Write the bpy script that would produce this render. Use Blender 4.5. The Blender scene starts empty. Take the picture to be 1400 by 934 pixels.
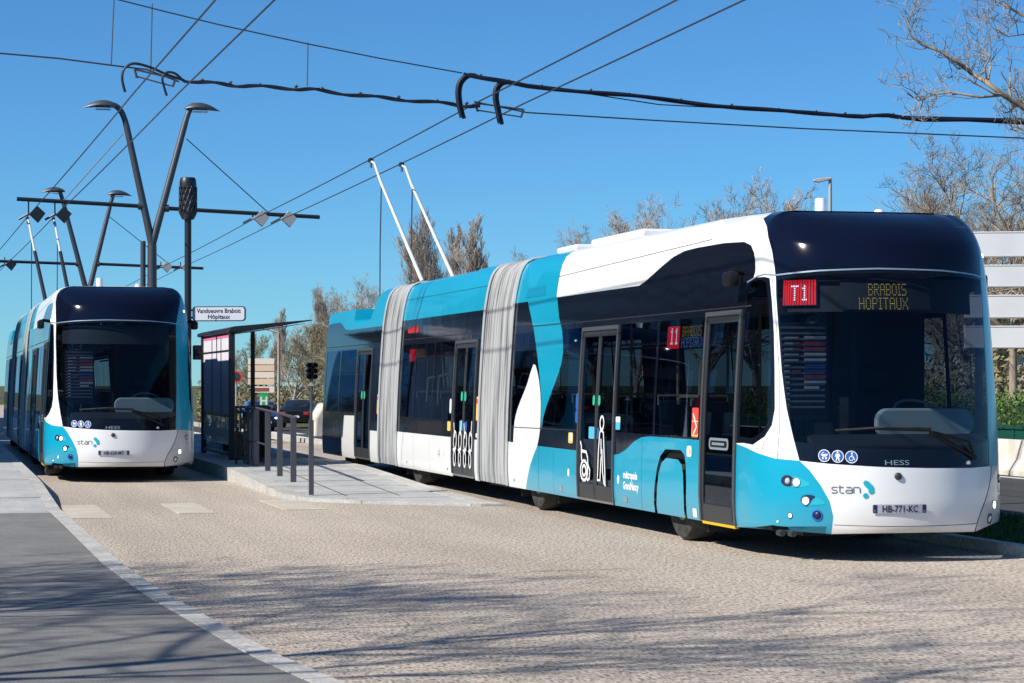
import bpy, bmesh, math, random, bisect
from mathutils import Vector, Matrix, geometry
from math import sin, cos, pi, radians

D = bpy.data
scene = bpy.context.scene
col = scene.collection

# ------------------------------------------------------------------ view constants
F = 3060.0; VX = -85.0; HY = 525.0; H = 1.63       # focal length and horizon in photo pixels, eye height
TH = math.atan((700 - VX) / F); C_, S_ = cos(TH), sin(TH)

def gp(px, py, z=0.0):
    d = (H - z) * F / (py - HY); lat = (px - 700) / F * d
    return (lat * C_ + d * S_, -lat * S_ + d * C_, z)
def aty(px, py, Y):
    k = (px - 700) / F; d = Y / (C_ - k * S_); lat = k * d
    return (lat * C_ + d * S_, Y, H + (HY - py) * d / F)
def atx(px, py, X):
    k = (px - 700) / F; d = X / (k * C_ + S_); lat = k * d
    return (X, -lat * S_ + d * C_, H + (HY - py) * d / F)
def atd(px, py, d):
    lat = (px - 700) / F * d
    return (lat * C_ + d * S_, -lat * S_ + d * C_, H + (HY - py) * d / F)

# ------------------------------------------------------------------ tagging / linking
def tag(o, label=None, cat=None, group=None, kind=None):
    if label: o['label'] = label
    if cat: o['category'] = cat
    if group: o['group'] = group
    if kind: o['kind'] = kind
    return o
def thing(name, label, cat, loc=(0, 0, 0), rz=0.0, group=None):
    o = D.objects.new(name, None); col.objects.link(o)
    o.location = loc; o.rotation_euler = (0, 0, rz); o.empty_display_size = .3
    return tag(o, label, cat, group)
def children(o): return [c for c in D.objects if c.parent is o]
def copy_tree(o, parent=None):
    c = o.copy(); col.objects.link(c); c.parent = parent
    for ch in children(o): copy_tree(ch, c)
    return c

# ------------------------------------------------------------------ materials
def mat(name, base=(.5, .5, .5), rough=.5, metal=0.0, spec=.5, coat=0.0, emit=None, estr=0.0, alpha=1.0):
    m = D.materials.new(name); m.use_nodes = True
    b = m.node_tree.nodes['Principled BSDF']
    b.inputs['Base Color'].default_value = (*base, 1); b.inputs['Roughness'].default_value = rough
    b.inputs['Metallic'].default_value = metal; b.inputs['Specular IOR Level'].default_value = spec
    b.inputs['Coat Weight'].default_value = coat; b.inputs['Coat Roughness'].default_value = .03
    if emit: b.inputs['Emission Color'].default_value = (*emit, 1); b.inputs['Emission Strength'].default_value = estr
    return m
def N(m, t, **kw):
    n = m.node_tree.nodes.new(t)
    for k, v in kw.items(): setattr(n, k, v)
    return n
def L(m, a, b): m.node_tree.links.new(a, b)
def bsdf(m): return m.node_tree.nodes['Principled BSDF']
def noise_mix(m, c1, c2, scale, detail=4, lo=.35, hi=.65, stretch=(1, 1, 1), bump=0.0, coord='Object', rough_var=None, dist=.01):
    """two colours mixed by a noise, optionally with a bump from the same noise"""
    tc = N(m, 'ShaderNodeTexCoord'); mp = N(m, 'ShaderNodeMapping'); mp.inputs['Scale'].default_value = stretch
    L(m, tc.outputs[coord], mp.inputs['Vector'])
    nz = N(m, 'ShaderNodeTexNoise'); nz.inputs['Scale'].default_value = scale; nz.inputs['Detail'].default_value = detail
    L(m, mp.outputs[0], nz.inputs['Vector'])
    cr = N(m, 'ShaderNodeValToRGB'); cr.color_ramp.elements[0].position = lo; cr.color_ramp.elements[1].position = hi
    cr.color_ramp.elements[0].color = (*c1, 1); cr.color_ramp.elements[1].color = (*c2, 1)
    L(m, nz.outputs['Fac'], cr.inputs['Fac']); L(m, cr.outputs['Color'], bsdf(m).inputs['Base Color'])
    if bump:
        bp = N(m, 'ShaderNodeBump'); bp.inputs['Strength'].default_value = bump; bp.inputs['Distance'].default_value = dist
        L(m, nz.outputs['Fac'], bp.inputs['Height']); L(m, bp.outputs[0], bsdf(m).inputs['Normal'])
    return cr, mp
def multiply_noise(m, src, amt, scale, stretch=(1, 1, 1), coord='Object'):
    """multiply a colour socket by a soft large scale noise and feed the base colour"""
    tc = N(m, 'ShaderNodeTexCoord'); mp = N(m, 'ShaderNodeMapping'); mp.inputs['Scale'].default_value = stretch
    L(m, tc.outputs[coord], mp.inputs['Vector'])
    nz = N(m, 'ShaderNodeTexNoise'); nz.inputs['Scale'].default_value = scale; nz.inputs['Detail'].default_value = 5
    L(m, mp.outputs[0], nz.inputs['Vector'])
    mr = N(m, 'ShaderNodeMapRange'); mr.inputs['From Min'].default_value = .3; mr.inputs['From Max'].default_value = .7
    mr.inputs['To Min'].default_value = 1 - amt; mr.inputs['To Max'].default_value = 1 + amt * .4
    L(m, nz.outputs['Fac'], mr.inputs['Value'])
    mx = N(m, 'ShaderNodeMix', data_type='RGBA', blend_type='MULTIPLY'); mx.inputs['Factor'].default_value = 1
    L(m, src, mx.inputs[6]); L(m, mr.outputs[0], mx.inputs[7]); L(m, mx.outputs[2], bsdf(m).inputs['Base Color'])
    return mx.outputs[2]
def glass(name, tint, ior=1.5, rough=0.0, refl=(1, 1, 1), extra=0.0):
    m = D.materials.new(name); m.use_nodes = True; nt = m.node_tree; nt.nodes.clear()
    out = N(m, 'ShaderNodeOutputMaterial'); tr = N(m, 'ShaderNodeBsdfTransparent'); gl = N(m, 'ShaderNodeBsdfGlossy')
    tr.inputs[0].default_value = (*tint, 1); gl.inputs['Color'].default_value = (*refl, 1); gl.inputs['Roughness'].default_value = rough
    fr = N(m, 'ShaderNodeFresnel'); fr.inputs['IOR'].default_value = ior
    geo = N(m, 'ShaderNodeNewGeometry')
    mx = N(m, 'ShaderNodeMixShader')
    ma = N(m, 'ShaderNodeMath', operation='ADD'); ma.inputs[1].default_value = extra; ma.use_clamp = True
    mb = N(m, 'ShaderNodeMath', operation='SUBTRACT'); mb.inputs[0].default_value = 1.0
    mc = N(m, 'ShaderNodeMath', operation='MULTIPLY')       # no mirror on the inner face
    L(m, fr.outputs[0], ma.inputs[0]); L(m, geo.outputs['Backfacing'], mb.inputs[1])
    L(m, ma.outputs[0], mc.inputs[0]); L(m, mb.outputs[0], mc.inputs[1])
    L(m, mc.outputs[0], mx.inputs[0]); L(m, tr.outputs[0], mx.inputs[1]); L(m, gl.outputs[0], mx.inputs[2])
    L(m, mx.outputs[0], out.inputs['Surface'])
    return m

M = {}
def paint(name, c, var=.05):
    m = mat(name, c, .3, 0, .4, .35); M[name] = m
    tc = N(m, 'ShaderNodeTexCoord'); mp = N(m, 'ShaderNodeMapping'); mp.inputs['Scale'].default_value = (1, .25, 1.6)
    L(m, tc.outputs['Object'], mp.inputs['Vector'])
    nz = N(m, 'ShaderNodeTexNoise'); nz.inputs['Scale'].default_value = 1.3; nz.inputs['Detail'].default_value = 6
    L(m, mp.outputs[0], nz.inputs['Vector'])
    cr = N(m, 'ShaderNodeValToRGB'); cr.color_ramp.elements[0].position = .3; cr.color_ramp.elements[1].position = .7
    cr.color_ramp.elements[0].color = (*[v * (1 - var) for v in c], 1); cr.color_ramp.elements[1].color = (*[min(1, v * (1 + var)) for v in c], 1)
    L(m, nz.outputs['Fac'], cr.inputs['Fac'])
    # road dust on the lowest part of the bodywork
    sp = N(m, 'ShaderNodeSeparateXYZ'); L(m, tc.outputs['Object'], sp.inputs[0])
    mr = N(m, 'ShaderNodeMapRange'); mr.inputs['From Min'].default_value = .24; mr.inputs['From Max'].default_value = .62
    mr.inputs['To Min'].default_value = .30; mr.inputs['To Max'].default_value = 0.0; mr.clamp = True
    L(m, sp.outputs['Z'], mr.inputs['Value'])
    mu = N(m, 'ShaderNodeMath', operation='MULTIPLY'); L(m, mr.outputs[0], mu.inputs[0]); L(m, nz.outputs['Fac'], mu.inputs[1])
    mx = N(m, 'ShaderNodeMix', data_type='RGBA'); mx.inputs[7].default_value = (.34, .31, .27, 1)
    L(m, mu.outputs[0], mx.inputs[0]); L(m, cr.outputs['Color'], mx.inputs[6]); L(m, mx.outputs[2], bsdf(m).inputs['Base Color'])
    # a whisper of panel waviness so that reflections are not ruler straight
    n2 = N(m, 'ShaderNodeTexNoise'); n2.inputs['Scale'].default_value = 2.2; L(m, tc.outputs['Object'], n2.inputs['Vector'])
    bp = N(m, 'ShaderNodeBump'); bp.inputs['Strength'].default_value = .12; bp.inputs['Distance'].default_value = .02
    L(m, n2.outputs['Fac'], bp.inputs['Height']); L(m, bp.outputs[0], bsdf(m).inputs['Normal'])
    L(m, bp.outputs[0], bsdf(m).inputs['Coat Normal'])
    return m
paint('white_paint', (.80, .80, .79), .03)
paint('teal_paint', (.002, .31, .465), .06)
paint('black_gloss', (.005, .007, .014), .2)
paint('dome_blue_black', (.004, .006, .018), .2)
for k_ in ('black_gloss', 'dome_blue_black'):
    b_ = bsdf(M[k_]); b_.inputs['Roughness'].default_value = .09; b_.inputs['Coat Weight'].default_value = 0; b_.inputs['Specular IOR Level'].default_value = .26
M['black'] = mat('matt_black', (.006, .0065, .008), .5, spec=.3)
M['rubber'] = mat('rubber', (.02, .02, .021), .8)
M['tyre'] = mat('tyre_rubber', (.03, .03, .031), .85)
noise_mix(M['tyre'], (.02, .02, .02), (.055, .052, .048), 9, bump=.1)
M['rim'] = mat('rim_metal', (.18, .18, .18), .4, .8)
M['alu'] = mat('aluminium', (.42, .43, .44), .38, .9)
M['grey'] = mat('grey_frame', (.085, .09, .095), .4, .3)
M['dgrey'] = mat('dark_grey_trim', (.03, .032, .036), .45)
M['lgrey'] = mat('light_grey_plastic', (.42, .43, .43), .5)
M['bumper_grey'] = mat('pale_grey_paint', (.52, .53, .55), .3, 0, .5, .5)
M['window_glass'] = glass('side_window_glass', (.22, .245, .28), 1.42, .012, (.5, .62, .85), .0)
M['wind_glass'] = glass('windshield_glass', (.42, .47, .53), 1.42, .01, (.30, .37, .50), .0)
M['door_glass'] = glass('door_glass', (.13, .15, .18), 1.45, .012, (.6, .75, 1), .0)
M['clear_glass'] = glass('shelter_glass', (.72, .76, .76), 1.45, .01)
M['interior'] = mat('interior_grey', (.26, .28, .30), .7)
M['interior_dark'] = mat('interior_dark', (.03, .035, .04), .7)
M['dash'] = mat('dashboard_green_grey', (.42, .54, .52), .6)
M['seat'] = mat('seat_fabric', (.02, .07, .11), .9)
M['ceil'] = mat('ceiling_panel', (.5, .5, .5), .6)
M['rail_white'] = mat('handrail_cream', (.75, .70, .55), .35)
M['red'] = mat('red_plastic', (.5, .02, .02), .5)
M['led_red'] = mat('led_red', (.4, .01, .01), .5, emit=(1, .02, .03), estr=1.0)
M['led_white'] = mat('led_white', (.8, .8, .8), .5, emit=(.75, .85, 1), estr=1.6)
M['led_amber'] = mat('led_amber', (.6, .5, .1), .5, emit=(1, .72, .12), estr=.6)
M['led_green'] = mat('led_green', (.1, .5, .1), .5, emit=(.25, .8, .2), estr=.8)
M['led_blue'] = mat('led_blue', (.1, .2, .6), .5, emit=(.25, .4, 1), estr=.9)
M['lamp'] = mat('lit_headlamp', (.9, .95, 1), .2, emit=(.9, .97, 1), estr=3)
M['lens'] = mat('lamp_lens', (.55, .62, .66), .12, .3, .6, 1)
M['chrome'] = mat('chrome', (.6, .62, .64), .15, 1)
M['decal_white'] = mat('decal_white', (.8, .8, .8), .4)
M['decal_blue'] = mat('decal_blue', (.02, .10, .42), .4)
M['decal_grey'] = mat('decal_grey', (.16, .17, .19), .4)
M['decal_silver'] = mat('decal_silver', (.30, .38, .44), .35, .4)
M['decal_teal'] = mat('decal_teal', (.01, .38, .48), .4)
M['decal_cyan'] = mat('decal_cyan', (.08, .45, .62), .4)
M['decal_yellow'] = mat('decal_yellow', (.75, .5, .12), .5)
M['decal_red'] = mat('decal_red', (.65, .06, .04), .5)
M['decal_green'] = mat('decal_green', (.03, .42, .25), .5)
M['plate'] = mat('plate_white', (.40, .40, .47), .35)
M['plate_blue'] = mat('plate_blue', (.01, .015, .07), .4)
M['yellow_edge'] = mat('yellow_step_edge', (.75, .45, .02), .5)
M['navy_ink'] = mat('navy_ink', (.01, .012, .04), .5)
# bellows: pale grey cloth with crease shade painted into its colour as dark streaks
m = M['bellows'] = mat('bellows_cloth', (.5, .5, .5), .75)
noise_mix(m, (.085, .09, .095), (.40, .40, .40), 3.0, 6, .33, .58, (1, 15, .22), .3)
# ------------------------------------------------------------------ ground materials
# exposed aggregate bus lane
m = M['lane'] = mat('aggregate_lane', (.4, .36, .3), .9, spec=.2)
cr, mp = noise_mix(m, (.18, .165, .158), (.71, .605, .51), 44, 6, .36, .58, bump=.18, dist=.006, stretch=(1, .34, 1))
e = cr.color_ramp.elements.new(.42); e.color = (.44, .375, .295, 1)
vor = N(m, 'ShaderNodeTexVoronoi'); vor.inputs['Scale'].default_value = 70
L(m, mp.outputs[0], vor.inputs['Vector'])
mr = N(m, 'ShaderNodeMapRange'); mr.inputs['From Min'].default_value = .0; mr.inputs['From Max'].default_value = .7
mr.inputs['To Min'].default_value = 1.12; mr.inputs['To Max'].default_value = .68; L(m, vor.outputs['Distance'], mr.inputs['Value'])
mx = N(m, 'ShaderNodeMix', data_type='RGBA', blend_type='MULTIPLY'); mx.inputs['Factor'].default_value = 1
L(m, cr.outputs['Color'], mx.inputs[6]); L(m, mr.outputs[0], mx.inputs[7])
sk = multiply_noise(m, mx.outputs[2], .16, .35, (1, .35, 1)); multiply_noise(m, sk, .13, 1.3, (1.1, .06, 1))
m = M['asphalt'] = mat('asphalt', (.06, .06, .06), .9, spec=.2)
cr, mp = noise_mix(m, (.045, .046, .05), (.085, .085, .086), 60, 3, bump=.3)
multiply_noise(m, cr.outputs['Color'], .2, .5)
m = M['walk_asphalt'] = mat('pavement_asphalt', (.2, .2, .2), .9, spec=.2)
cr, mp = noise_mix(m, (.155, .152, .146), (.26, .255, .245), 90, 3, bump=.3)
sk = multiply_noise(m, cr.outputs['Color'], .2, .8); multiply_noise(m, sk, .14, 5)
m = M['walk_concrete'] = mat('pale_concrete', (.45, .45, .44), .85, spec=.25)
cr, mp = noise_mix(m, (.38, .385, .38), (.5, .5, .485), 40, 4, bump=.15)
sk = multiply_noise(m, cr.outputs['Color'], .18, 1.2); multiply_noise(m, sk, .12, 6)
m = M['kerb'] = mat('kerb_stone', (.48, .46, .43), .8, spec=.3)
cr, mp = noise_mix(m, (.36, .345, .32), (.56, .54, .5), 25, 5, bump=.3)
multiply_noise(m, cr.outputs['Color'], .2, 1.5)
m = M['slab'] = mat('beige_slab', (.5, .45, .36), .85, spec=.25)
cr, mp = noise_mix(m, (.44, .40, .33), (.56, .51, .42), 30, 4, bump=.1)
multiply_noise(m, cr.outputs['Color'], .15, 1.5)
m = M['joint'] = mat('dark_joint', (.07, .07, .07), .9)
m = M['road_paint'] = mat('road_paint', (.62, .62, .60), .7)
cr, mp = noise_mix(m, (.5, .5, .49), (.7, .7, .68), 12, 4)
m = M['soil'] = mat('rough_ground', (.1, .1, .06), .95, spec=.1)
noise_mix(m, (.05, .06, .025), (.13, .13, .07), 2.0, 6, bump=.3)
m = M['grass'] = mat('grass_blade', (.05, .10, .02), .7, spec=.2)
cr, mp = noise_mix(m, (.03, .07, .012), (.09, .15, .03), 3, 4)
m = M['barrier'] = mat('barrier_concrete', (.62, .57, .5), .85, spec=.2)
cr, mp = noise_mix(m, (.5, .45, .38), (.72, .67, .6), 2.5, 7, .3, .7, (1, 1, .6), .15)
M['trough'] = mat('green_trough', (.005, .065, .045), .5)
M['hedge'] = mat('hedge_leaf', (.07, .16, .03), .6, spec=.3); noise_mix(M['hedge'], (.04, .10, .015), (.13, .24, .05), 4, 3)
M['dark_steel'] = mat('dark_steel', (.035, .038, .045), .42, .5)
M['mid_steel'] = mat('mast_steel', (.10, .105, .12), .45, .5)
M['wire'] = mat('wire', (.03, .035, .05), .5)
M['cable'] = mat('feeder_cable', (.008, .01, .025), .5)
M['pole_white'] = mat('pole_white', (.62, .61, .58), .45)
M['panel_white'] = mat('panel_white', (.74, .74, .73), .45)
noise_mix(M['panel_white'], (.68, .68, .67), (.78, .78, .77), 1.2, 5)
M['sign_face'] = mat('sign_face', (.66, .69, .74), .4)
M['sign_back'] = mat('sign_orange', (.86, .62, .45), .5)
M['sign_peach'] = mat('sign_peach', (.88, .78, .66), .5)
M['sign_red'] = mat('sign_brown_red', (.32, .09, .06), .5)
M['sign_green'] = mat('sign_green', (.01, .42, .12), .5)
M['poster'] = mat('poster_grey_violet', (.74, .70, .78), .5)
M['pink'] = mat('pink_strip', (.80, .18, .34), .5)
M['car_navy'] = mat('car_navy', (.012, .016, .035), .22, .3, .5, 1)
M['car_black'] = mat('car_black', (.015, .015, .02), .25, .3, .5, 1)
M['car_glass'] = mat('car_glass', (.02, .025, .03), .06, 0, .8)
M['tail'] = mat('tail_lamp', (.5, .02, .02), .3)
M['wall_pale'] = mat('pale_render', (.62, .58, .53), .85)
M['roof_tile'] = mat('roof_tile', (.22, .11, .08), .85)
M['win_dark'] = mat('house_window', (.05, .06, .08), .15)
def bark(name, c1, c2):
    m = M[name] = mat(name, c1, .85, spec=.15); noise_mix(m, c1, c2, 6, 4, .3, .7, (1, 1, .3)); return m
bark('bark_pale', (.20, .16, .12), (.40, .33, .25))
bark('bark_brown', (.27, .215, .165), (.47, .385, .30))
bark('bark_grey', (.33, .285, .245), (.56, .49, .42))
bark('bark_ivy', (.18, .165, .085), (.40, .34, .21))

# ------------------------------------------------------------------ mesh builder
class MB:
    def __init__(s): s.v = []; s.f = []; s.mi = []; s.k = 0
    def add(s, vs, fs, mi=0):
        o = len(s.v); s.v += [tuple(v) for v in vs]; s.f += [tuple(i + o for i in f) for f in fs]; s.mi += [mi] * len(fs); return s
    def box(s, x0, x1, y0, y1, z0, z1, mi=0):
        return s.add([(x0, y0, z0), (x1, y0, z0), (x1, y1, z0), (x0, y1, z0), (x0, y0, z1), (x1, y0, z1), (x1, y1, z1), (x0, y1, z1)],
                     [(3, 2, 1, 0), (4, 5, 6, 7), (0, 1, 5, 4), (1, 2, 6, 5), (2, 3, 7, 6), (3, 0, 4, 7)], mi)
    def prism(s, poly, axis, a, b, mi=0):
        """poly of 2D points extruded between a and b along axis (0,1,2)"""
        def P(p, t):
            if axis == 0: return (t, p[0], p[1])
            if axis == 1: return (p[0], t, p[1])
            return (p[0], p[1], t)
        n = len(poly)
        vs = [P(p, a) for p in poly] + [P(p, b) for p in poly]
        return s.add(vs, [tuple(range(n))[::-1], tuple(range(n, 2 * n))] + [(i, (i + 1) % n, n + (i + 1) % n, n + i) for i in range(n)], mi)
    def tube(s, pts, r, n=8, mi=0, caps=True):
        pts = [Vector(p) for p in pts]; rs = r if isinstance(r, (list, tuple)) else [r] * len(pts)
        o = len(s.v); up = Vector((0, 0, 1)); prev = None
        for i, p in enumerate(pts):
            t = (pts[min(i + 1, len(pts) - 1)] - pts[max(i - 1, 0)])
            if t.length < 1e-9: t = Vector((0, 0, 1))
            t.normalize()
            if prev is None:
                a = t.cross(up if abs(t.z) < .95 else Vector((1, 0, 0))).normalized()
            else:
                a = (prev - t * prev.dot(t))
                a = a.normalized() if a.length > 1e-6 else t.cross(up).normalized()
            prev = a; b = t.cross(a)
            for k in range(n):
                th = 2 * pi * k / n
                s.v.append(tuple(p + a * (cos(th) * rs[i]) + b * (sin(th) * rs[i])))
        for i in range(len(pts) - 1):
            for k in range(n):
                s.f.append((o + i * n + k, o + i * n + (k + 1) % n, o + (i + 1) * n + (k + 1) % n, o + (i + 1) * n + k)); s.mi.append(mi)
        if caps:
            s.f.append(tuple(o + k for k in range(n))[::-1]); s.mi.append(mi)
            e = o + (len(pts) - 1) * n; s.f.append(tuple(e + k for k in range(n))); s.mi.append(mi)
        return s
    def lathe(s, prof, c=(0, 0, 0), axis=2, n=24, mi=0):
        """prof: (r, t) pairs turned round an axis through c"""
        o = len(s.v)
        for r, t in prof:
            for k in range(n):
                a = 2 * pi * k / n; u, w = r * cos(a), r * sin(a)
                p = (u, w, t) if axis == 2 else ((t, u, w) if axis == 0 else (w, t, u))
                s.v.append((c[0] + p[0], c[1] + p[1], c[2] + p[2]))
        for i in range(len(prof) - 1):
            for k in range(n):
                s.f.append((o + i * n + k, o + i * n + (k + 1) % n, o + (i + 1) * n + (k + 1) % n, o + (i + 1) * n + k)); s.mi.append(mi)
        return s
    def build(s, name, mats, parent=None, smooth=None, bevel=0.0):
        me = D.meshes.new(name); me.from_pydata(s.v, [], s.f)
        ms = mats if isinstance(mats, (list, tuple)) else [mats]
        for m in ms: me.materials.append(m)
        if len(ms) > 1: me.polygons.foreach_set('material_index', s.mi)
        if bevel:
            bm = bmesh.new(); bm.from_mesh(me)
            bmesh.ops.recalc_face_normals(bm, faces=bm.faces)
            es = [e for e in bm.edges if len(e.link_faces) == 2 and e.calc_face_angle(0) > .6]
            bmesh.ops.bevel(bm, geom=es, offset=bevel, segments=2, affect='EDGES', profile=.5, clamp_overlap=True)
            bm.to_mesh(me); bm.free()
        if smooth is not None:
            me.polygons.foreach_set('use_smooth', [True] * len(me.polygons))
            me.update()
            if smooth < 3: me.set_sharp_from_angle(angle=smooth)
        me.update()
        o = D.objects.new(name, me); col.objects.link(o); o.parent = parent
        return o

def text_geo(body, size=1.0, bold=0.0, align='LEFT', spacing=1.0):
    cu = D.curves.new('txt', 'FONT'); cu.body = body; cu.size = size; cu.offset = bold; cu.align_x = align; cu.resolution_u = 3
    cu.space_character = spacing
    o = D.objects.new('txt', cu); col.objects.link(o)
    dg = bpy.context.evaluated_depsgraph_get(); dg.update()
    me = o.evaluated_get(dg).to_mesh()
    vs = [(v.co.x, v.co.y) for v in me.vertices]; fs = [tuple(p.vertices) for p in me.polygons]
    o.evaluated_get(dg).to_mesh_clear(); D.objects.remove(o); D.curves.remove(cu)
    return vs, fs
def circle(cx, cy, r, n=24, ry=None):
    return [(cx + r * cos(2 * pi * i / n), cy + (ry or r) * sin(2 * pi * i / n)) for i in range(n)]
def rrect(x0, x1, y0, y1, r, n=5):
    out = []
    for cx, cy, a in ((x1 - r, y1 - r, 0), (x0 + r, y1 - r, 90), (x0 + r, y0 + r, 180), (x1 - r, y0 + r, 270)):
        for i in range(n + 1):
            t = radians(a + 90 * i / n); out.append((cx + r * cos(t), cy + r * sin(t)))
    return out
def stroke(pts, w):
    """closed ribbon polygon along a polyline"""
    a, b = [], []
    for i, p in enumerate(pts):
        q0 = pts[max(i - 1, 0)]; q1 = pts[min(i + 1, len(pts) - 1)]
        dx, dy = q1[0] - q0[0], q1[1] - q0[1]; l = math.hypot(dx, dy) or 1
        nx, ny = -dy / l * w / 2, dx / l * w / 2
        a.append((p[0] + nx, p[1] + ny)); b.append((p[0] - nx, p[1] - ny))
    return a + b[::-1]
def smooth_poly(pts, it=2, closed=True):
    for _ in range(it):
        out = []
        n = len(pts)
        for i in range(n if closed else n - 1):
            p, q = pts[i], pts[(i + 1) % n]
            out += [(p[0] * .75 + q[0] * .25, p[1] * .75 + q[1] * .25), (p[0] * .25 + q[0] * .75, p[1] * .25 + q[1] * .75)]
        if not closed: out = [pts[0]] + out + [pts[-1]]
        pts = out
    return pts

M['brick'] = mat('brick_wall', (.12, .07, .05), .85); noise_mix(M['brick'], (.08, .05, .04), (.15, .09, .065), 8, 4)
# ------------------------------------------------------------------ bus skin
W = 1.25; NA = 1.1
PTS = [(W * sin(pi / 2 * i / 400) ** (2 / 2.1), NA - NA * max(0, cos(pi / 2 * i / 400)) ** (2 / 1.9)) for i in range(401)]
ARC = [0.0]
for i in range(400): ARC.append(ARC[-1] + math.dist(PTS[i], PTS[i + 1]))
L0 = ARC[-1]; OFF = L0 - NA
def plan(q):
    s = -1 if q < 0 else 1; q = abs(q)
    if q >= L0: return s * W, NA + q - L0, s * 1.0, 0.0
    i = min(max(bisect.bisect(ARC, q) - 1, 0), 399); f = (q - ARC[i]) / max(ARC[i + 1] - ARC[i], 1e-9)
    x = PTS[i][0] + (PTS[i + 1][0] - PTS[i][0]) * f; y = PTS[i][1] + (PTS[i + 1][1] - PTS[i][1]) * f
    a, b = PTS[max(i - 6, 0)], PTS[min(i + 7, 400)]
    dx, dy = b[0] - a[0], b[1] - a[1]; l = math.hypot(dx, dy)
    if i < 6: dx, dy, l = 1, (b[1] - a[1]) * q / max(ARC[min(i + 7, 400)], 1e-6), 1; l = math.hypot(dx, dy)
    return s * x, y, s * dy / l, -dx / l
def crv(t, x):
    """smooth interpolation of a table"""
    if x <= t[0][0]: return t[0][1]
    if x >= t[-1][0]: return t[-1][1]
    i = max(k for k in range(len(t) - 1) if t[k][0] <= x)
    x0, y0 = t[i]; x1, y1 = t[i + 1]; h = x1 - x0; u = (x - x0) / h
    def sl(k):
        if k <= 0: return (t[1][1] - t[0][1]) / (t[1][0] - t[0][0])
        if k >= len(t) - 1: return (t[-1][1] - t[-2][1]) / (t[-1][0] - t[-2][0])
        a = (t[k][1] - t[k - 1][1]) / (t[k][0] - t[k - 1][0]); b = (t[k + 1][1] - t[k][1]) / (t[k + 1][0] - t[k][0])
        return 2 * a * b / (a + b) if a * b > 0 else 0
    m0, m1 = sl(i) * h, sl(i + 1) * h
    return (2 * u**3 - 3 * u**2 + 1) * y0 + (u**3 - 2 * u**2 + u) * m0 + (-2 * u**3 + 3 * u**2) * y1 + (u**3 - u**2) * m1
SI = [(0.2, .03), (.32, .008), (.45, 0), (1.2, .015), (2.35, .08), (2.70, .11), (3.0, .165), (3.15, .21), (3.25, .275), (3.31, .37), (3.33, .48)]
FI = [(0.2, .10), (.27, .05), (.33, .02), (.5, 0), (.8, .015), (1.0, .04), (1.2, .06), (2.4, .20), (2.75, .265), (2.93, .34), (3.06, .45), (3.16, .58), (3.24, .74), (3.29, .88), (3.33, 1.03)]
def surf(q, z, off=0.0):
    x, y, nx, ny = plan(q); g = ny * ny
    t = min(max((z - 2.95) / .38, 0), 1)
    yy = y - ny * (crv(FI, z) - off)
    return Vector((x - nx * (crv(SI, z) - off), yy, z - .10 * t * max(0, 1 - yy / 2.4)))
def snorm(q, z):
    h = .01; z = min(max(z, .21), 3.32)
    n = (surf(q + h, z) - surf(q - h, z)).cross(surf(q, z + h) - surf(q, z - h))
    return n.normalized()
def Y(pts): return [(-(y + OFF), z) for y, z in pts]           # side coordinate (metres behind the nose) -> unrolled q
def mirr(pts): return [(-q, z) for q, z in pts]

def inpoly(p, poly):
    x, y = p; c = False; n = len(poly); j = n - 1
    for i in range(n):
        xi, yi = poly[i]; xj, yj = poly[j]
        if (yi > y) != (yj > y) and x < (xj - xi) * (y - yi) / (yj - yi) + xi: c = not c
        j = i
    return c
def bbox(poly): xs = [p[0] for p in poly]; ys = [p[1] for p in poly]; return min(xs), max(xs), min(ys), max(ys)
ZG = [.26, .33, .42, .55, .7, .9, 1.1, 1.4, 1.7, 2.0, 2.35, 2.6, 2.72, 2.82, 2.92, 3.0, 3.08, 3.14, 3.19, 3.23, 3.265, 3.29, 3.31, 3.33]
def split_edges(poly, mx=.14):
    out = []
    n = len(poly)
    for i in range(n):
        a, b = poly[i], poly[(i + 1) % n]; k = max(1, int(math.dist(a, b) / mx))
        # only split finely where the skin is curved
        if abs(a[0]) > L0 + .1 and abs(b[0]) > L0 + .1: k = max(1, int(abs(a[1] - b[1]) / .1))
        for j in range(k): out.append((a[0] + (b[0] - a[0]) * j / k, a[1] + (b[1] - a[1]) * j / k))
    return out
def cdt(polys, pts=()):
    vs, es = [], []
    for p in polys:
        o = len(vs); vs += [Vector(v) for v in p]; es += [(o + i, o + (i + 1) % len(p)) for i in range(len(p))]
    vs += [Vector(p) for p in pts]
    r = geometry.delaunay_2d_cdt(vs, es, [], 0, 1e-4)
    return [(v.x, v.y) for v in r[0]], [tuple(f) for f in r[2]]
def skin_obj(name, verts2, tris, off, mt, parent):
    """triangles in the unrolled plane -> mesh on the bus skin with the skin's own normals"""
    used = {}; vs = []; ns = []; fs = []
    for t in tris:
        f = []
        for i in t:
            if i not in used:
                used[i] = len(vs); q, z = verts2[i]; vs.append(surf(q, z, off)); ns.append(snorm(q, z))
            f.append(used[i])
        a, b, c = (vs[k] for k in f[:3])
        if (b - a).cross(c - a).dot(ns[f[0]]) < 0: f = f[::-1]
        fs.append(f)
    me = D.meshes.new(name); me.from_pydata(vs, [], fs); me.materials.append(mt)
    me.polygons.foreach_set('use_smooth', [True] * len(me.polygons)); me.update()
    me.normals_split_custom_set_from_vertices(ns)
    o = D.objects.new(name, me); col.objects.link(o); o.parent = parent
    return o
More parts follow.
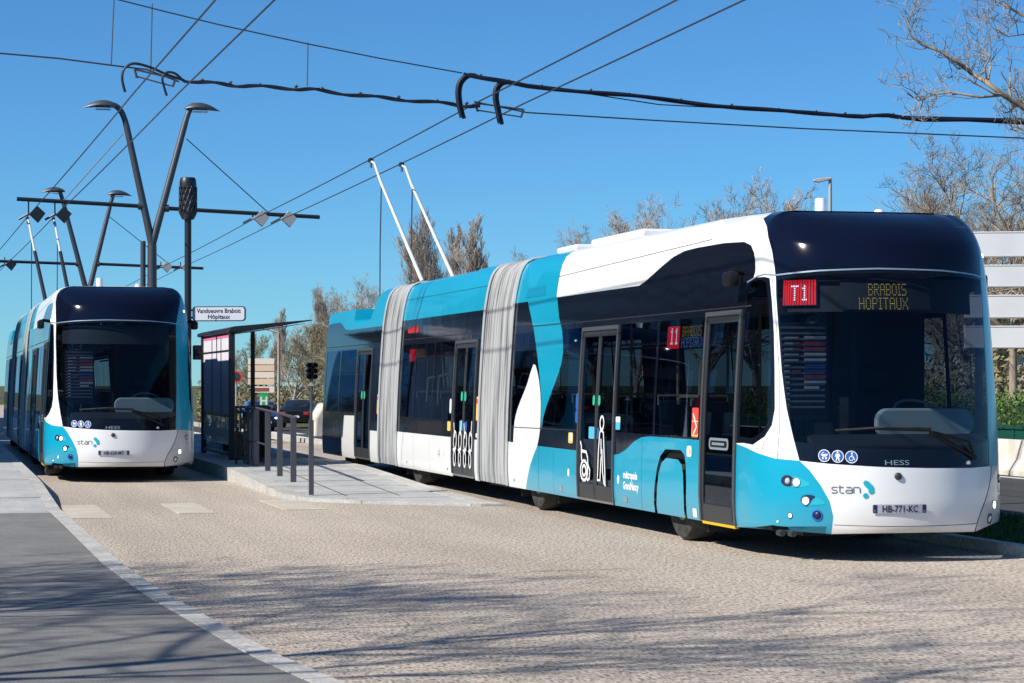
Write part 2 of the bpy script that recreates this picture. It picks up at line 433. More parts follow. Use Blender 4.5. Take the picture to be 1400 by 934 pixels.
def decal(name, polys, off, mt, parent):
    """simple polygons (even-odd) laid on the skin"""
    sp = [split_edges(p, .05) for p in polys]
    x0 = min(bbox(p)[0] for p in polys); x1 = max(bbox(p)[1] for p in polys); z0 = min(bbox(p)[2] for p in polys); z1 = max(bbox(p)[3] for p in polys)
    pts = []
    if x1 - x0 > .12 or z1 - z0 > .25:
        a = x0 + .03
        while a < x1:
            b = z0 + .03
            while b < z1: pts.append((a, b)); b += .06
            a += .06
    v, t = cdt(sp, pts)
    keep = []
    for f in t:
        c = (sum(v[i][0] for i in f) / 3, sum(v[i][1] for i in f) / 3)
        if sum(inpoly(c, p) for p in polys) % 2: keep.append(f)
    return skin_obj(name, v, keep, off, mt, parent)
def decal_u(name, polys, off, mt, parent):
    """union of polygons laid on the skin"""
    sp = [split_edges(p, .05) for p in polys]
    v, t = cdt(sp); keep = []
    for f in t:
        c = (sum(v[i][0] for i in f) / 3, sum(v[i][1] for i in f) / 3)
        if any(inpoly(c, p) for p in polys): keep.append(f)
    return skin_obj(name, v, keep, off, mt, parent)
def skin_text(name, body, q0, z0, size, off, mt, parent, xs=1.0, bold=0.0, align='LEFT', spacing=1.0):
    vs, fs = text_geo(body, size, bold, align, spacing)
    v2 = [(q0 + x * xs, z0 + y) for x, y in vs]
    return skin_obj(name, v2, fs, off, mt, parent)

def section(y0, y1, zones, parent, zmin=.26):
    """zones: (name, material key, polygon in (q,z), offset, group) painted in order, later ones on top; ONE partition, no overlaps.
    A zone with name None joins the part of the previous zone with the same material."""
    if y0 is None:                                       # wraps round the nose
        out = [(-(y1 + OFF), zmin), (y1 + OFF, zmin), (y1 + OFF, 3.33), (-(y1 + OFF), 3.33)]; outs = [out]
    else:
        outs = [[(-(y1 + OFF), zmin), (-(y0 + OFF), zmin), (-(y0 + OFF), 3.33), (-(y1 + OFF), 3.33)]]
        outs.append(mirr(outs[0]))
    polys = [split_edges(o) for o in outs] + [split_edges(z[2]) for z in zones]
    gq = []
    if y0 is None:
        q = -L0 - .1
        while q <= L0 + .1: gq.append(q); q += .085
        q = L0 + .8
        while q < y1 + OFF: gq += [q, -q]; q += .9
    else:
        q = y0 + OFF + .01
        while q < y1 + OFF: gq += [q, -q]; q += .9
    pts = [(q, z) for q in gq for z in ZG[1:-1]]
    if y0 is None:
        pts += [(q, z) for q in gq if abs(q) < L0 + .1 for z in (.8, 1.0, 1.25, 1.55, 1.85, 2.2, 2.5)]
    v, t = cdt(polys, pts)
    zb = [bbox(z[2]) for z in zones]
    res = {}
    for f in t:
        c = (sum(v[i][0] for i in f) / 3, sum(v[i][1] for i in f) / 3)
        if not any(inpoly(c, o) for o in outs): continue
        k = None
        for i in range(len(zones) - 1, -1, -1):
            b = zb[i]
            if b[0] <= c[0] <= b[1] and b[2] <= c[1] <= b[3] and inpoly(c, zones[i][2]): k = i; break
        if k is None: continue
        res.setdefault(zones[k][4] if len(zones[k]) > 4 and zones[k][4] else k, []).append((k, f))
    objs = {}
    for key, l in res.items():
        z = zones[l[0][0]]
        objs[key] = skin_obj(z[0], v, [f for _, f in l], z[3], M[z[1]], parent)
    return objs
def box2(y0, y1, z0, z1, r=0.0):
    q0, q1 = sorted((-(y0 + OFF), -(y1 + OFF)))
    return rrect(q0, q1, z0, z1, r) if r else [(q0, z0), (q1, z0), (q1, z1), (q0, z1)]
def roof_cap(name, q0, q1, step, mt, parent, zt=3.33):
    n = max(2, int((q1 - q0) / step)); vs = []; fs = []; K = 8
    for i in range(n + 1):
        q = q0 + (q1 - q0) * i / n
        a, b = surf(-q, zt), surf(q, zt)
        for k in range(K + 1):
            u = k / K; p = a.lerp(b, u); p.z += .02 * (1 - (2 * u - 1) ** 2) * min(1, max(0, (a.y - 1.2) / 2)); vs.append(p)
    for i in range(n):
        for k in range(K): a = i * (K + 1) + k; fs.append((a, a + 1, a + K + 2, a + K + 1))
    mb = MB(); mb.add(vs, fs); return mb.build(name, M[mt], parent, smooth=1.0)
def bar_on_skin(mb, pts, r, off=.01, n=6):
    mb.tube([surf(q, z, off) for q, z in pts], r, n)

# lamp fittings on the nose -------------------------------------------------
def round_on_skin(name, q, z, r, depth, mt, parent, off=.0, n=24, dome=0.0, inner=0.0):
    p = surf(q, z, off); nr = snorm(q, z); a = Vector((0, 0, 1)).cross(nr).normalized(); b = nr.cross(a)
    mb = MB(); vs = []; fs = []
    rings = [(r, -.01), (r, depth), (r * .86, depth + dome * .5)] + ([(r * .45, depth + dome)] if dome else [])
    if inner: rings = [(r, -.01), (r, depth), (inner, depth), (inner, -.02)]
    for rr, h in rings:
        for k in range(n): t = 2 * pi * k / n; vs.append(p + a * (rr * cos(t)) + b * (rr * sin(t)) + nr * h)
    for i in range(len(rings) - 1):
        for k in range(n): fs.append((i * n + k, i * n + (k + 1) % n, (i + 1) * n + (k + 1) % n, (i + 1) * n + k))
    e = (len(rings) - 1) * n
    if not inner: fs.append(tuple(range(e, e + n)))
    mb.add(vs, fs); return mb.build(name, M[mt], parent, smooth=.7)

FONT = {'B': ('11110', '10001', '10001', '11110', '10001', '10001', '11110'), 'R': ('11110', '10001', '10001', '11110', '10100', '10010', '10001'),
        'A': ('01110', '10001', '10001', '11111', '10001', '10001', '10001'), 'O': ('01110', '10001', '10001', '10001', '10001', '10001', '01110'),
        'I': ('111', '010', '010', '010', '010', '010', '111'), 'S': ('01111', '10000', '10000', '01110', '00001', '00001', '11110'),
        'H': ('10001', '10001', '10001', '11111', '10001', '10001', '10001'), 'P': ('11110', '10001', '10001', '11110', '10000', '10000', '10000'),
        'T': ('11111', '00100', '00100', '00100', '00100', '00100', '00100'), 'U': ('10001', '10001', '10001', '10001', '10001', '10001', '01110'),
        'X': ('10001', '10001', '01010', '00100', '01010', '10001', '10001'), 'V': ('10001', '10001', '10001', '10001', '10001', '01010', '00100'),
        'N': ('10001', '11001', '10101', '10011', '10001', '10001', '10001'), 'D': ('11110', '10001', '10001', '10001', '10001', '10001', '11110'),
        'E': ('11111', '10000', '10000', '11110', '10000', '10000', '11111'), ' ': ('00',) * 7, '1': ('00100', '01100', '00100', '00100', '00100', '00100', '01110'),
        '.': ('0', '0', '0', '0', '0', '0', '1')}
def led_geo(txt, q0, z0, px, dot=.6, rows=None, ph=None):
    """dot matrix lettering; rows: which pixel rows the camera shutter caught lit"""
    polys = []; x = q0
    for ch in txt:
        g = FONT[ch]
        for r, row in enumerate(g):
            if rows is not None and r not in rows: continue
            for c, b in enumerate(row):
                if b == '1': polys.append((x + c * (ph or px), z0 - r * px, (ph or px) * dot))
        x += (len(g[0]) + 1) * (ph or px)
    vs, fs = [], []
    for a, b, s in polys:
        o = len(vs); vs += [(a, b), (a + s, b), (a + s, b + s), (a, b + s)]; fs.append((o, o + 1, o + 2, o + 3))
    return vs, fs

def pict_pedestrian(q, z, s):
    return [circle(q, z + .36 * s, .09 * s, 12), [(q - .16 * s, z + .24 * s), (q + .16 * s, z + .24 * s), (q + .24 * s, z - .02 * s), (q + .17 * s, z - .04 * s), (q + .11 * s, z + .10 * s),
            (q + .16 * s, z - .38 * s), (q + .06 * s, z - .38 * s), (q, z - .08 * s), (q - .08 * s, z - .38 * s), (q - .18 * s, z - .36 * s), (q - .10 * s, z + .10 * s), (q - .17 * s, z - .04 * s), (q - .24 * s, z - .02 * s)]]
def pict_pram(q, z, s):
    a = [(q - .30 * s, z + .14 * s), (q + .34 * s, z + .16 * s), (q + .26 * s, z + .0 * s), (q + .14 * s, z - .08 * s), (q - .12 * s, z - .08 * s), (q - .24 * s, z + .0 * s)]
    return [a, circle(q - .13 * s, z - .22 * s, .09 * s, 12), circle(q + .15 * s, z - .22 * s, .09 * s, 12), stroke([(q - .2 * s, z + .16 * s), (q - .12 * s, z + .28 * s), (q + .0 * s, z + .30 * s)], .05 * s)]
def pict_wheelchair(q, z, s):
    return [circle(q + .06 * s, z + .32 * s, .085 * s, 12), stroke([(q + .05 * s, z + .22 * s), (q + .03 * s, z + .02 * s), (q + .18 * s, z + .0 * s), (q + .26 * s, z - .24 * s)], .09 * s),
            stroke([(q - .02 * s, z + .08 * s), (q - .18 * s, z - .04 * s), (q - .2 * s, z - .2 * s), (q - .06 * s, z - .32 * s), (q + .1 * s, z - .28 * s), (q + .16 * s, z - .14 * s)], .06 * s),
            stroke([(q + .03 * s, z + .12 * s), (q + .17 * s, z + .10 * s)], .05 * s)]

def make_wheel(parent, x, y, side, name='wheel'):
    r = .485; w = .30; s = side
    mb = MB(); prof = [(.27, 0), (.30, s * .012), (.40, s * .018), (.455, s * .004), (.478, -s * .03), (r, -s * .07), (r, -s * .24), (.45, -s * .30), (.27, -s * .30)]
    mb.lathe(prof, (x, y, r), 0, 40)
    tyre = mb.build('tyre', M['tyre'], parent, smooth=.6)
    mb = MB(); mb.lathe([(.272, s * .004), (.25, s * .012), (.245, -s * .05), (.16, -s * .09), (.15, -s * .02), (.09, s * .0), (.085, s * .02), (.0, s * .03)], (x, y, r), 0, 32)
    for k in range(10):
        t = 2 * pi * k / 10; mb.lathe([(.014, -s * .03), (.014, s * .015), (0, s * .015)], (x, y + .125 * cos(t), r + .125 * sin(t)), 0, 8)
    rim = mb.build('rim', M['rim'], parent, smooth=.6)
    return tyre, rim

def door_pair(parent, y0, y1, z0, z1, name='bus_door', leaves=2):
    """plug door: an outer frame and leaves with tall panes and rubber meeting edges"""
    root = None
    fr = MB(); t = .045
    def strip(a, b, c, d, off):
        # a slim solid bar on the skin between (a..b) in y and (c..d) in z
        q0, q1 = -(b + OFF), -(a + OFF); zs = [c + (d - c) * i / 8 for i in range(9)]
        vs = []
        for z in zs:
            for q, o in ((q0, -.03), (q0, off), (q1, off), (q1, -.03)): vs.append(surf(q, z, o))
        fs = []
        for i in range(8):
            for k in range(4): fs.append((i * 4 + k, i * 4 + (k + 1) % 4, i * 4 + 4 + (k + 1) % 4, i * 4 + 4 + k))
        fs += [(0, 1, 2, 3), (32, 33, 34, 35)]
        return vs, fs
    for a, b, c, d in ((y0, y0 + t, z0, z1), (y1 - t, y1, z0, z1), (y0 + t, y1 - t, z1 - t, z1)): fr.add(*strip(a, b, c, d, .022))
    frame = fr.build('door_frame', M['grey'], parent)
    n = leaves; wl = (y1 - y0 - 2 * t) / n
    for i in range(n):
        a = y0 + t + i * wl; b = a + wl; e = .055
        mb = MB()
        for p in ((a + .004, a + e, z0, z1 - t), (b - e, b - .004, z0, z1 - t), (a + e, b - e, z1 - t - .07, z1 - t), (a + e, b - e, z0, z0 + .17)): mb.add(*strip(*p, .006))
        lf = mb.build('door_leaf', M['dgrey'], frame)
        pane = box2(a + e, b - e, z0 + .17, z1 - t - .07)
        decal('pane', [pane], -.006, M['door_glass'], frame)
    mb = MB(); mb.add(*strip(y0 + t, y1 - t, z0 - .03, z0 - .003, .01)); mb.build('step_edge', M['alu'] if leaves == 2 else M['yellow_edge'], frame)
    return frame

def zone_frame(lst, name, matk, poly, off=0.0, grp=None): lst.append((name, matk, poly, off, grp))

def make_bus():
    R = thing('trolleybus', '', 'trolleybus')
    LEFT = -1
    # ---------------------------------------------------------------- front section
    z = []
    add = lambda n, m, p, o=0.0, g=None: z.append((n, m, p, o, g))
    full = [(-(10.22 + OFF), .26), (10.22 + OFF, .26), (10.22 + OFF, 3.33), (-(10.22 + OFF), 3.33)]
    add('front_body', 'white_paint', full, 0, 'fb')
    # roof teal at the rear of the section
    rt = Y([(10.3, 2.71), (8.2, 2.71), (8.28, 3.34), (10.3, 3.34)])
    add('roof_side_panel', 'teal_paint', rt, .001, 'rt'); add('roof_side_panel', 'teal_paint', mirr(rt), .001, 'rtr')
    # glossy black band with the raised fin behind the front pillar
    band = Y([(10.3, 2.71), (4.79, 2.715), (4.6, 2.75), (4.3, 2.83), (4.05, 2.90), (3.75, 2.975), (3.4, 3.02), (3.0, 3.03), (2.2, 3.03), (1.62, 3.01), (1.4, 2.96), (1.27, 2.88), (1.2, 2.80), (1.165, 2.73), (1.16, 2.69), (1.19, 2.64),
              (1.05, 2.635), (.9, 2.635), (.80, 2.62), (.74, 2.4), (.69, 2.1), (.66, 1.75), (.645, 1.4), (.68, 1.25), (.78, 1.14), (.98, 1.06), (1.2, 1.07), (1.44, 1.065), (4.1, 1.065), (4.4, 1.05), (4.65, 1.0), (4.95, .90), (5.2, .845), (5.46, .825),
              (6.9, .835), (8.74, .84), (10.3, .86)])
    add('window_band', 'black_gloss', band, .0015, 'band')
    bandr = mirr(Y([(10.3, 2.71), (4.5, 2.71), (1.3, 2.71), (.9, 2.63), (.74, 2.4), (.66, 1.9), (.645, 1.4), (.78, 1.14), (1.0, 1.06), (4.2, 1.05), (5.4, .84), (10.3, .84)]))
    add('window_band', 'black_gloss', bandr, .0015, 'bandr')
    # teal lower panels
    corner = Y([(1.55, .2), (1.45, 1.06), (1.15, 1.03), (.9, .985), (.64, .94), (.36, .925), (.26, .84), (.15, .70), (.07, .56), (.035, .42), (.05, .2)])
    add('front_corner_panel', 'teal_paint', corner, .001)
    add('side_panel', 'teal_paint', Y([(2.44, .2), (2.41, 1.068), (4.1, 1.068), (4.4, 1.05), (4.65, 1.0), (4.95, .90), (5.2, .845), (5.46, .825), (5.55, .2)]), .001)
    add('side_panel', 'teal_paint', Y([(6.85, .2), (6.85, .835), (8.74, .842), (9.05, .60), (9.39, .2)]), .001)
    add('side_panel', 'teal_paint', mirr(Y([(1.2, .2), (1.2, 1.06), (4.1, 1.05), (5.2, .84), (8.74, .84), (9.39, .2)])), .001)
    # white drop and teal ribbon
    drop = smooth_poly(Y([(8.73, .84), (8.62, 1.0), (8.60, 1.2), (8.62, 1.45), (8.78, 1.72), (9.03, 1.92), (9.2, 1.78), (9.35, 1.61), (9.74, 1.34), (9.90, 1.18), (9.95, 1.0), (9.96, .84), (9.96, .78), (8.8, .78)]), 1)
    ribbon_ = Y([(9.60, 2.72), (8.16, 2.72), (7.98, 2.45), (7.80, 2.28), (7.73, 2.15), (7.70, 2.02), (7.74, 1.9), (7.83, 1.78), (8.0, 1.63), (8.14, 1.52), (8.36, 1.33), (8.48, 1.2), (8.54, 1.04), (8.57, 1.2), (8.60, 1.45), (8.73, 1.72), (8.9, 1.98), (9.15, 2.31), (9.35, 2.5)])
    # windows
    Z0, Z1 = 1.09, 2.30
    wins = [(2.50, 3.93), (4.0, 5.33), (6.92, 8.50), (8.62, 10.12)]
    for a, b in wins: add('side_window', 'window_glass', box2(a, b, Z0, Z1, .03), -.002)
    add('side_window', 'window_glass', Y([(1.33, 1.13), (1.33, 2.56), (1.24, 2.60), (.98, 2.61), (.86, 2.58), (.80, 2.4), (.75, 2.1), (.715, 1.75), (.70, 1.4), (.73, 1.28), (.82, 1.18), (1.0, 1.12)]), -.002)
    add('side_window', 'window_glass', mirr(Y([(1.9, 1.13), (1.9, 2.50), (.98, 2.55), (.86, 2.5), (.80, 2.3), (.75, 2.1), (.715, 1.75), (.70, 1.4), (.73, 1.28), (.82, 1.18), (1.0, 1.12)])), -.002)
    for a, b in ((2.0, 3.4), (3.47, 4.95), (5.02, 6.5), (6.57, 8.2), (8.27, 10.1)): add('side_window', 'window_glass', mirr(box2(a, b, Z0, Z1, .03)), -.002)
    add('white_swoosh', 'white_paint', drop, .002); add('teal_swoosh', 'teal_paint', ribbon_, .002)
    # door openings (filled by door_pair)
    add(None, None, box2(1.42, 2.42, .26, 2.345)); add(None, None, box2(5.38, 6.86, .26, 2.30))
    # front
    ql = Y([(.36, .925), (.42, 1.12), (.50, 1.4), (.57, 1.75), (.63, 2.15), (.68, 2.45), (.70, 2.63)])
    qr = [(.94, .862), (.96, 1.1), (.985, 1.4), (1.01, 1.75), (1.04, 2.1), (1.07, 2.45), (1.09, 2.63)]
    ws = ql + [(-.9, 2.665), (-.3, 2.68), (.4, 2.67), (.9, 2.645)] + qr[::-1] + [(.6, .855), (.1, .862), (-.35, .875), (-.8, .9)]
    # dome: dark cap over the windshield
    dome = Y([(.70, 2.63), (.74, 2.75), (.80, 2.87), (.93, 3.02), (1.12, 3.15), (1.38, 3.25), (1.7, 3.34)]) + [(2.35, 3.34), (1.85, 3.25), (1.62, 3.15), (1.38, 3.02), (1.24, 2.87), (1.15, 2.75), (1.09, 2.63)]
    add('front_dome', 'dome_blue_black', dome + [(.9, 2.645), (.4, 2.67), (-.3, 2.68), (-.9, 2.665)], .001)
    # far-side pillar is teal from the roof down to the bumper
    pil = qr + [(1.15, 2.75), (1.24, 2.87), (1.38, 3.02), (1.62, 3.15), (1.85, 3.25), (2.1, 3.34), (2.6, 3.34), (2.2, 3.1), (1.9, 2.9), (1.66, 2.63), (1.52, 2.3), (1.44, 1.9), (1.42, 1.4), (1.5, 1.2), (1.7, 1.06), (1.9, 1.05), (1.9, .80), (1.6, .83), (1.3, .85)]
    add('far_pillar', 'teal_paint', pil, .001)
    add('windshield_border', 'black_gloss', ws, .0)
    wsi = Y([(.415, 1.1), (.47, 1.4), (.54, 1.75), (.60, 2.15), (.65, 2.45), (.665, 2.60)]) + [(-.9, 2.635), (-.3, 2.65), (.4, 2.64), (1.06, 2.61)] + [(1.04, 2.45), (1.01, 2.1), (.98, 1.75), (.955, 1.4), (.93, 1.1)] + [(.5, 1.03), (0, 1.03), (-.6, 1.05)]
    add('windshield', 'wind_glass', wsi, -.002)
    # bumper corner, far side, pale grey in its own panel
    seam = [(.97, .862), (.97, .78), (.92, .68), (.84, .56), (.76, .46), (.71, .36), (.70, .2)]
    add('bumper_corner', 'bumper_grey', seam + [(1.9, .2), (1.9, .80), (1.6, .83), (1.3, .852)], .002)
    # panel gaps
    for s in ([(1.0, .862), (.97, .78), (.92, .68), (.84, .56), (.76, .46), (.71, .36), (.70, .26)],): add('panel_gap', 'dgrey', stroke(s, .012), -.004, 'gap')
    for s in (Y([(1.44, .27), (1.42, 1.06)]), Y([(.02, .9), (.45, .94), (.5, 1.0)]), ):
        pass
    add('panel_gap', 'dgrey', stroke(Y([(8.66, .27), (8.64, .84)]), .010), -.004, 'gap')
    add('panel_gap', 'dgrey', stroke(Y([(10.2, 1.055), (6.88, 1.075)]), .012), -.004, 'gap')
    add('panel_gap', 'dgrey', stroke(Y([(10.2, 2.375), (1.2, 2.375)]), .014), -.004, 'gap')
    add('panel_gap', 'dgrey', stroke(Y([(.78, 1.1), (.83, .99)]), .008), -.004, 'gap')
    add('panel_gap', 'dgrey', stroke(Y([(.61, .93), (.585, 1.2), (.60, 1.75), (.68, 2.3), (.76, 2.63)]), .007), -.004, 'gap')
    add('panel_gap', 'dgrey', stroke(Y([(8.25, 2.975), (2.6, 3.09)]), .008), -.003, 'gap')
    add('panel_gap', 'dgrey', stroke(Y([(8.22, 2.72), (8.26, 3.33)]), .008), -.003, 'gap')
    add('panel_gap', 'decal_silver', stroke(Y([(1.35, 2.60), (1.1, 2.645), (.9, 2.66), (.7, 2.645)]) + [(-.9, 2.675), (-.3, 2.69), (.4, 2.68), (.9, 2.655), (1.3, 2.62)], .014), .004, 'trim')
    # front wheel housing with its teal cover
    arch = Y([(3.93, .2), (3.93, .35), (3.90, .55), (3.83, .73), (3.72, .87), (3.56, .945), (3.05, .95), (2.93, .90), (2.88, .8), (2.86, .6), (2.87, .2)])
    cover = Y([(3.83, .2), (3.83, .35), (3.80, .52), (3.75, .68), (3.66, .80), (3.5, .855), (3.12, .85), (3.0, .80), (2.95, .7), (2.93, .5), (2.93, .2)])
    add('wheel_housing', 'black', arch, -.05); add('wheel_cover', 'teal_paint', cover, .006)
    for yy, za, zb in ((4.36, .27, 1.05), (7.95, .27, .83), (2.47, .27, 1.05)): add('panel_gap', 'dgrey', stroke(Y([(yy, za), (yy, zb)]), .007), -.003, 'gap')
    add('panel_gap', 'dgrey', stroke([(-.86, .862), (-.86, .80), (.93, .79)], .005), -.003, 'gap') if False else None
    add('panel_gap', 'dgrey', stroke(Y([(.03, .345)]) + [(-.3, .335), (.2, .335), (.70, .34)], .006), -.003, 'gap')
    zz = [a if a[0] else ('hole', 'black', a[2], 0, '__hole') for a in z]
    # the holes are real openings: drop their faces
    def run(y0, y1, zl):
        objs = section(y0, y1, zl, R)
        if '__hole' in objs:
            o = objs.pop('__hole'); me = o.data; D.objects.remove(o); D.meshes.remove(me)
        return objs
    run(None, 10.22, zz)
    roof_cap('front_roof_cap', .02, 1.9, .08, 'dome_blue_black', R)
    roof_cap('roof_skin', 1.9, 10.22 + OFF, .9, 'white_paint', R)
    door_pair(R, 1.40, 2.43, .27, 2.345, leaves=1)
    door_pair(R, 5.38, 6.86, .29, 2.30)
    # door details: handle recess on the front door, green push buttons, rails behind the panes
    decal_u('door_pull', [rrect(-(2.18 + OFF), -(1.62 + OFF), .985, 1.10, .045)], .006, M['decal_silver'], R)
    decal_u('door_pull', [rrect(-(2.14 + OFF), -(1.66 + OFF), 1.01, 1.075, .03)], .009, M['black'], R)
    decal_u('door_pull', [rrect(-(2.08 + OFF), -(1.72 + OFF), 1.03, 1.055, .012)], .012, M['decal_silver'], R)
    # ---------------------------------------------------------------- middle section
    z = []
    A, B = 11.9, 17.7
    for s in (0, 1):
        g = (lambda p: mirr(p)) if s else (lambda p: p)
        add('middle_body', 'white_paint', g(box2(A, B, .2, 3.34)), 0, 'mb%d' % s)
        add('roof_side_panel', 'teal_paint', g(box2(A - .1, B + .1, 2.68, 3.34)), .001, 'rt2%d' % s)
        add('window_band', 'black_gloss', g(box2(A - .1, B + .1, .84, 2.68)), .0015, 'bd2%d' % s)
        add('panel_gap', 'dgrey', g(stroke(Y([(B, 3.02), (A, 3.02)]), .008)), -.003, 'gap')
        add('panel_gap', 'dgrey', g(stroke(Y([(B, 2.36), (A, 2.36)]), .014)), -.003, 'gap')
    for a, b in ((13.68, 15.0), (15.07, 16.4), (16.47, 17.6)): add('side_window', 'window_glass', box2(a, b, Z0, 2.27, .03), -.002)
    for a, b in ((12.0, 13.4), (13.5, 15.0), (15.07, 16.4), (16.47, 17.6)): add('side_window', 'window_glass', mirr(box2(a, b, Z0, 2.27, .03)), -.002)
    for yy in (15.2, 16.4): add('panel_gap', 'dgrey', stroke(Y([(yy, .27), (yy, .83)]), .007), -.003, 'gap')
    add('hole', 'black', box2(12.17, 13.6, .2, 2.27), 0, '__hole')
    run(A, B, z)
    roof_cap('roof_skin', A + OFF, B + OFF, .9, 'teal_paint', R)
    door_pair(R, 12.17, 13.6, .31, 2.27)
    # ---------------------------------------------------------------- rear section
    z = []
    A, B = 19.3, 25.15
    top = Y([(A - .1, 3.34), (20.3, 3.34), (20.38, 3.2), (20.5, 3.0), (20.62, 2.83), (20.72, 2.77), (22.2, 2.77), (22.3, 2.82), (22.36, 3.02), (24.9, 3.02), (25.3, 2.97), (25.3, .2), (A - .1, .2)])
    for s in (0, 1):
        g = (lambda p: mirr(p)) if s else (lambda p: p)
        add('rear_body', 'white_paint', g(top), 0, 'mb%d' % s)
        add('roof_side_panel', 'teal_paint', g(Y([(A - .1, 3.34), (20.3, 3.34), (20.38, 3.2), (20.5, 3.0), (20.62, 2.83), (20.72, 2.77), (22.2, 2.77), (22.3, 2.82), (22.36, 3.02), (24.9, 3.02), (25.3, 2.97), (25.3, 2.6), (A - .1, 2.6)])), .001, 'rt2%d' % s)
        add('window_band', 'black_gloss', g(Y([(A - .1, 2.64), (22.6, 2.64), (23.1, 2.66), (23.5, 2.76), (23.8, 2.81), (24.6, 2.81), (25.3, 2.79), (25.3, .2), (23.2, .2), (23.2, .81), (A - .1, .81)])), .0015, 'bd2%d' % s)
        add('panel_gap', 'dgrey', g(stroke(Y([(25.1, 2.34), (A, 2.34)]), .014)), -.003, 'gap')
    add('panel_gap', 'black_gloss', box2(20.4, 23.2, .2, 1.0), 0, 'bd3')
    add('wheel_cover', 'white_paint', Y([(22.95, .24), (22.95, .7), (22.75, 1.04), (21.62, 1.05), (21.62, .24)]), .004)
    add('rear_body', 'white_paint', Y([(20.05, .2), (20.0, .81), (19.2, .81), (19.2, .2)]), .002, 'mb2')
    for a, b in ((21.75, 23.3), (23.45, 24.95)): add('side_window', 'window_glass', box2(a, b, 1.1, 2.27, .03), -.002)
    for a, b in ((19.4, 20.9), (21.0, 22.6), (22.7, 24.9)): add('side_window', 'window_glass', mirr(box2(a, b, 1.1, 2.27, .03)), -.002)
    add('hole', 'black', box2(20.12, 21.58, .2, 2.27), 0, '__hole')
    out = run(A, B, z)
    door_pair(R, 20.12, 21.58, .31, 2.27)
    # stepped roof of the rear section
    mb = MB()
    def cs(y, zt):
        a = surf(-(y + OFF), zt); b = surf(y + OFF, zt); return [(a.x, y, zt), (a.x * .5, y, zt + .03), (b.x * .5, y, zt + .03), (b.x, y, zt)]
    prof = [(19.3, 3.33), (20.3, 3.33), (20.38, 3.2), (20.5, 3.0), (20.62, 2.83), (20.72, 2.77), (22.2, 2.77), (22.3, 2.82), (22.36, 3.02), (24.9, 3.02), (25.15, 2.985)]
    vs = []; fs = []
    for y, zt in prof: vs += cs(y, zt)
    for i in range(len(prof) - 1):
        for k in range(3): fs.append((i * 4 + k, i * 4 + k + 1, i * 4 + k + 5, i * 4 + k + 4))
    mb.add(vs, fs); mb.build('rear_roof', M['teal_paint'], R)
    mb = MB(); prof = [surf(-(25.15 + OFF), zz_) for zz_ in (.26, .5, 1.2, 2.35, 2.7, 2.98)]
    poly = [(p.x, p.z) for p in prof] + [(-p.x, p.z) for p in prof[::-1]]; mb.prism(poly, 1, 25.12, 25.2); mb.build('rear_wall', M['black_gloss'], R, bevel=.03)
    mb = MB(); mb.box(-.55, .55, 20.9, 22.1, 2.78, 2.98); mb.box(-.4, .3, 23.0, 24.4, 3.05, 3.12); mb.build('rear_roof_unit', M['lgrey'], R, bevel=.02)
    # ---------------------------------------------------------------- bellows
    def bellows(a, b):
        mb = MB(); n = 15; vs = []; K = 0
        zs = [.27, .40, .55, .9, 1.3, 1.8, 2.33, 2.36, 2.5, 2.7, 2.9, 3.05, 3.15, 3.22, 3.27, 3.31, 3.33]
        for i in range(2 * n + 1):
            y = a + (b - a) * i / (2 * n); d = .0 if i % 2 == 0 else -.055
            row = []
            for zz_ in zs:
                p = surf(-(y + OFF), zz_, d + .012); row.append((p.x, y, p.z if zz_ < 3.32 else 3.345 + d * .5))
            row = row + [(-x, yy, z3) for x, yy, z3 in row[::-1]]
            K = len(row); vs += row
        fs = []
        for i in range(2 * n):
            for k in range(K - 1): fs.append((i * K + k, (i + 1) * K + k, (i + 1) * K + k + 1, i * K + k + 1))
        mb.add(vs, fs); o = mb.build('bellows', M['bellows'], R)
        for yy in (a, b):
            fr = MB()
            pr = [surf(-(yy + OFF), z3, .016) for z3 in zs]
            fr.tube([(p.x, yy, p.z) for p in pr] + [(-p.x, yy, p.z) for p in pr[::-1]], .022, 6); fr.build('bellows_frame', M['lgrey'], o, smooth=1)
        fr = MB(); fr.box(-1.1, 1.1, a + .02, b - .02, .22, .30); fr.build('turntable', M['black'], o)
    bellows(10.24, 11.88); bellows(17.72, 19.28)
    # ---------------------------------------------------------------- underbody, wheels
    mb = MB()
    for a, b in ((.75, 10.2), (11.9, 17.7), (19.3, 25.1)): mb.box(-1.13, 1.13, a, b, .27, .34)
    mb.box(-.7, .7, 4.5, 8.0, .2, .28); mb.box(-.8, .8, .8, 2.4, .21, .28); mb.box(-.7, .7, 12.5, 15.2, .19, .28); mb.box(-.75, .75, 20.1, 21.5, .2, .28)
    mb.build('underbody', M['black'], R)
    for y in (2.55, 8.15, 9.98, 15.7, 17.5, 22.0):
        for xf in (-1.12, .8): mb = MB(); mb.box(xf, xf + .32, y, y + .03, .14, .34); mb.build('mud_flap', M['rubber'], R)
    for y in (3.36, 9.12, 16.62, 22.9):
        for s in (-1, 1):
            mb = MB(); mb.tube([(s * .4, y, .485), (s * 1.0, y, .485)], .07, 10)
            hub = mb.build('wheel', M['dgrey'], R)
            make_wheel(hub, s * 1.12, y, s)
    # ---------------------------------------------------------------- lamps on the nose
    def lamp(y, zz_, r, kind, side=-1):
        q = -(y + OFF) * (1 if side < 0 else -1)
        ring = round_on_skin('lamp_ring', q, zz_, r, .008, 'chrome' if kind == 'on' else 'dgrey' if kind != 'blue' else 'decal_blue', R, 0, inner=r * .8)
        round_on_skin('lens', q, zz_, r * .78, -.004, {'on': 'lamp', 'off': 'lens', 'blue': 'plate_blue', 'small': 'lamp', 'dark': 'lens'}[kind], ring, 0, dome=.02)
        return ring
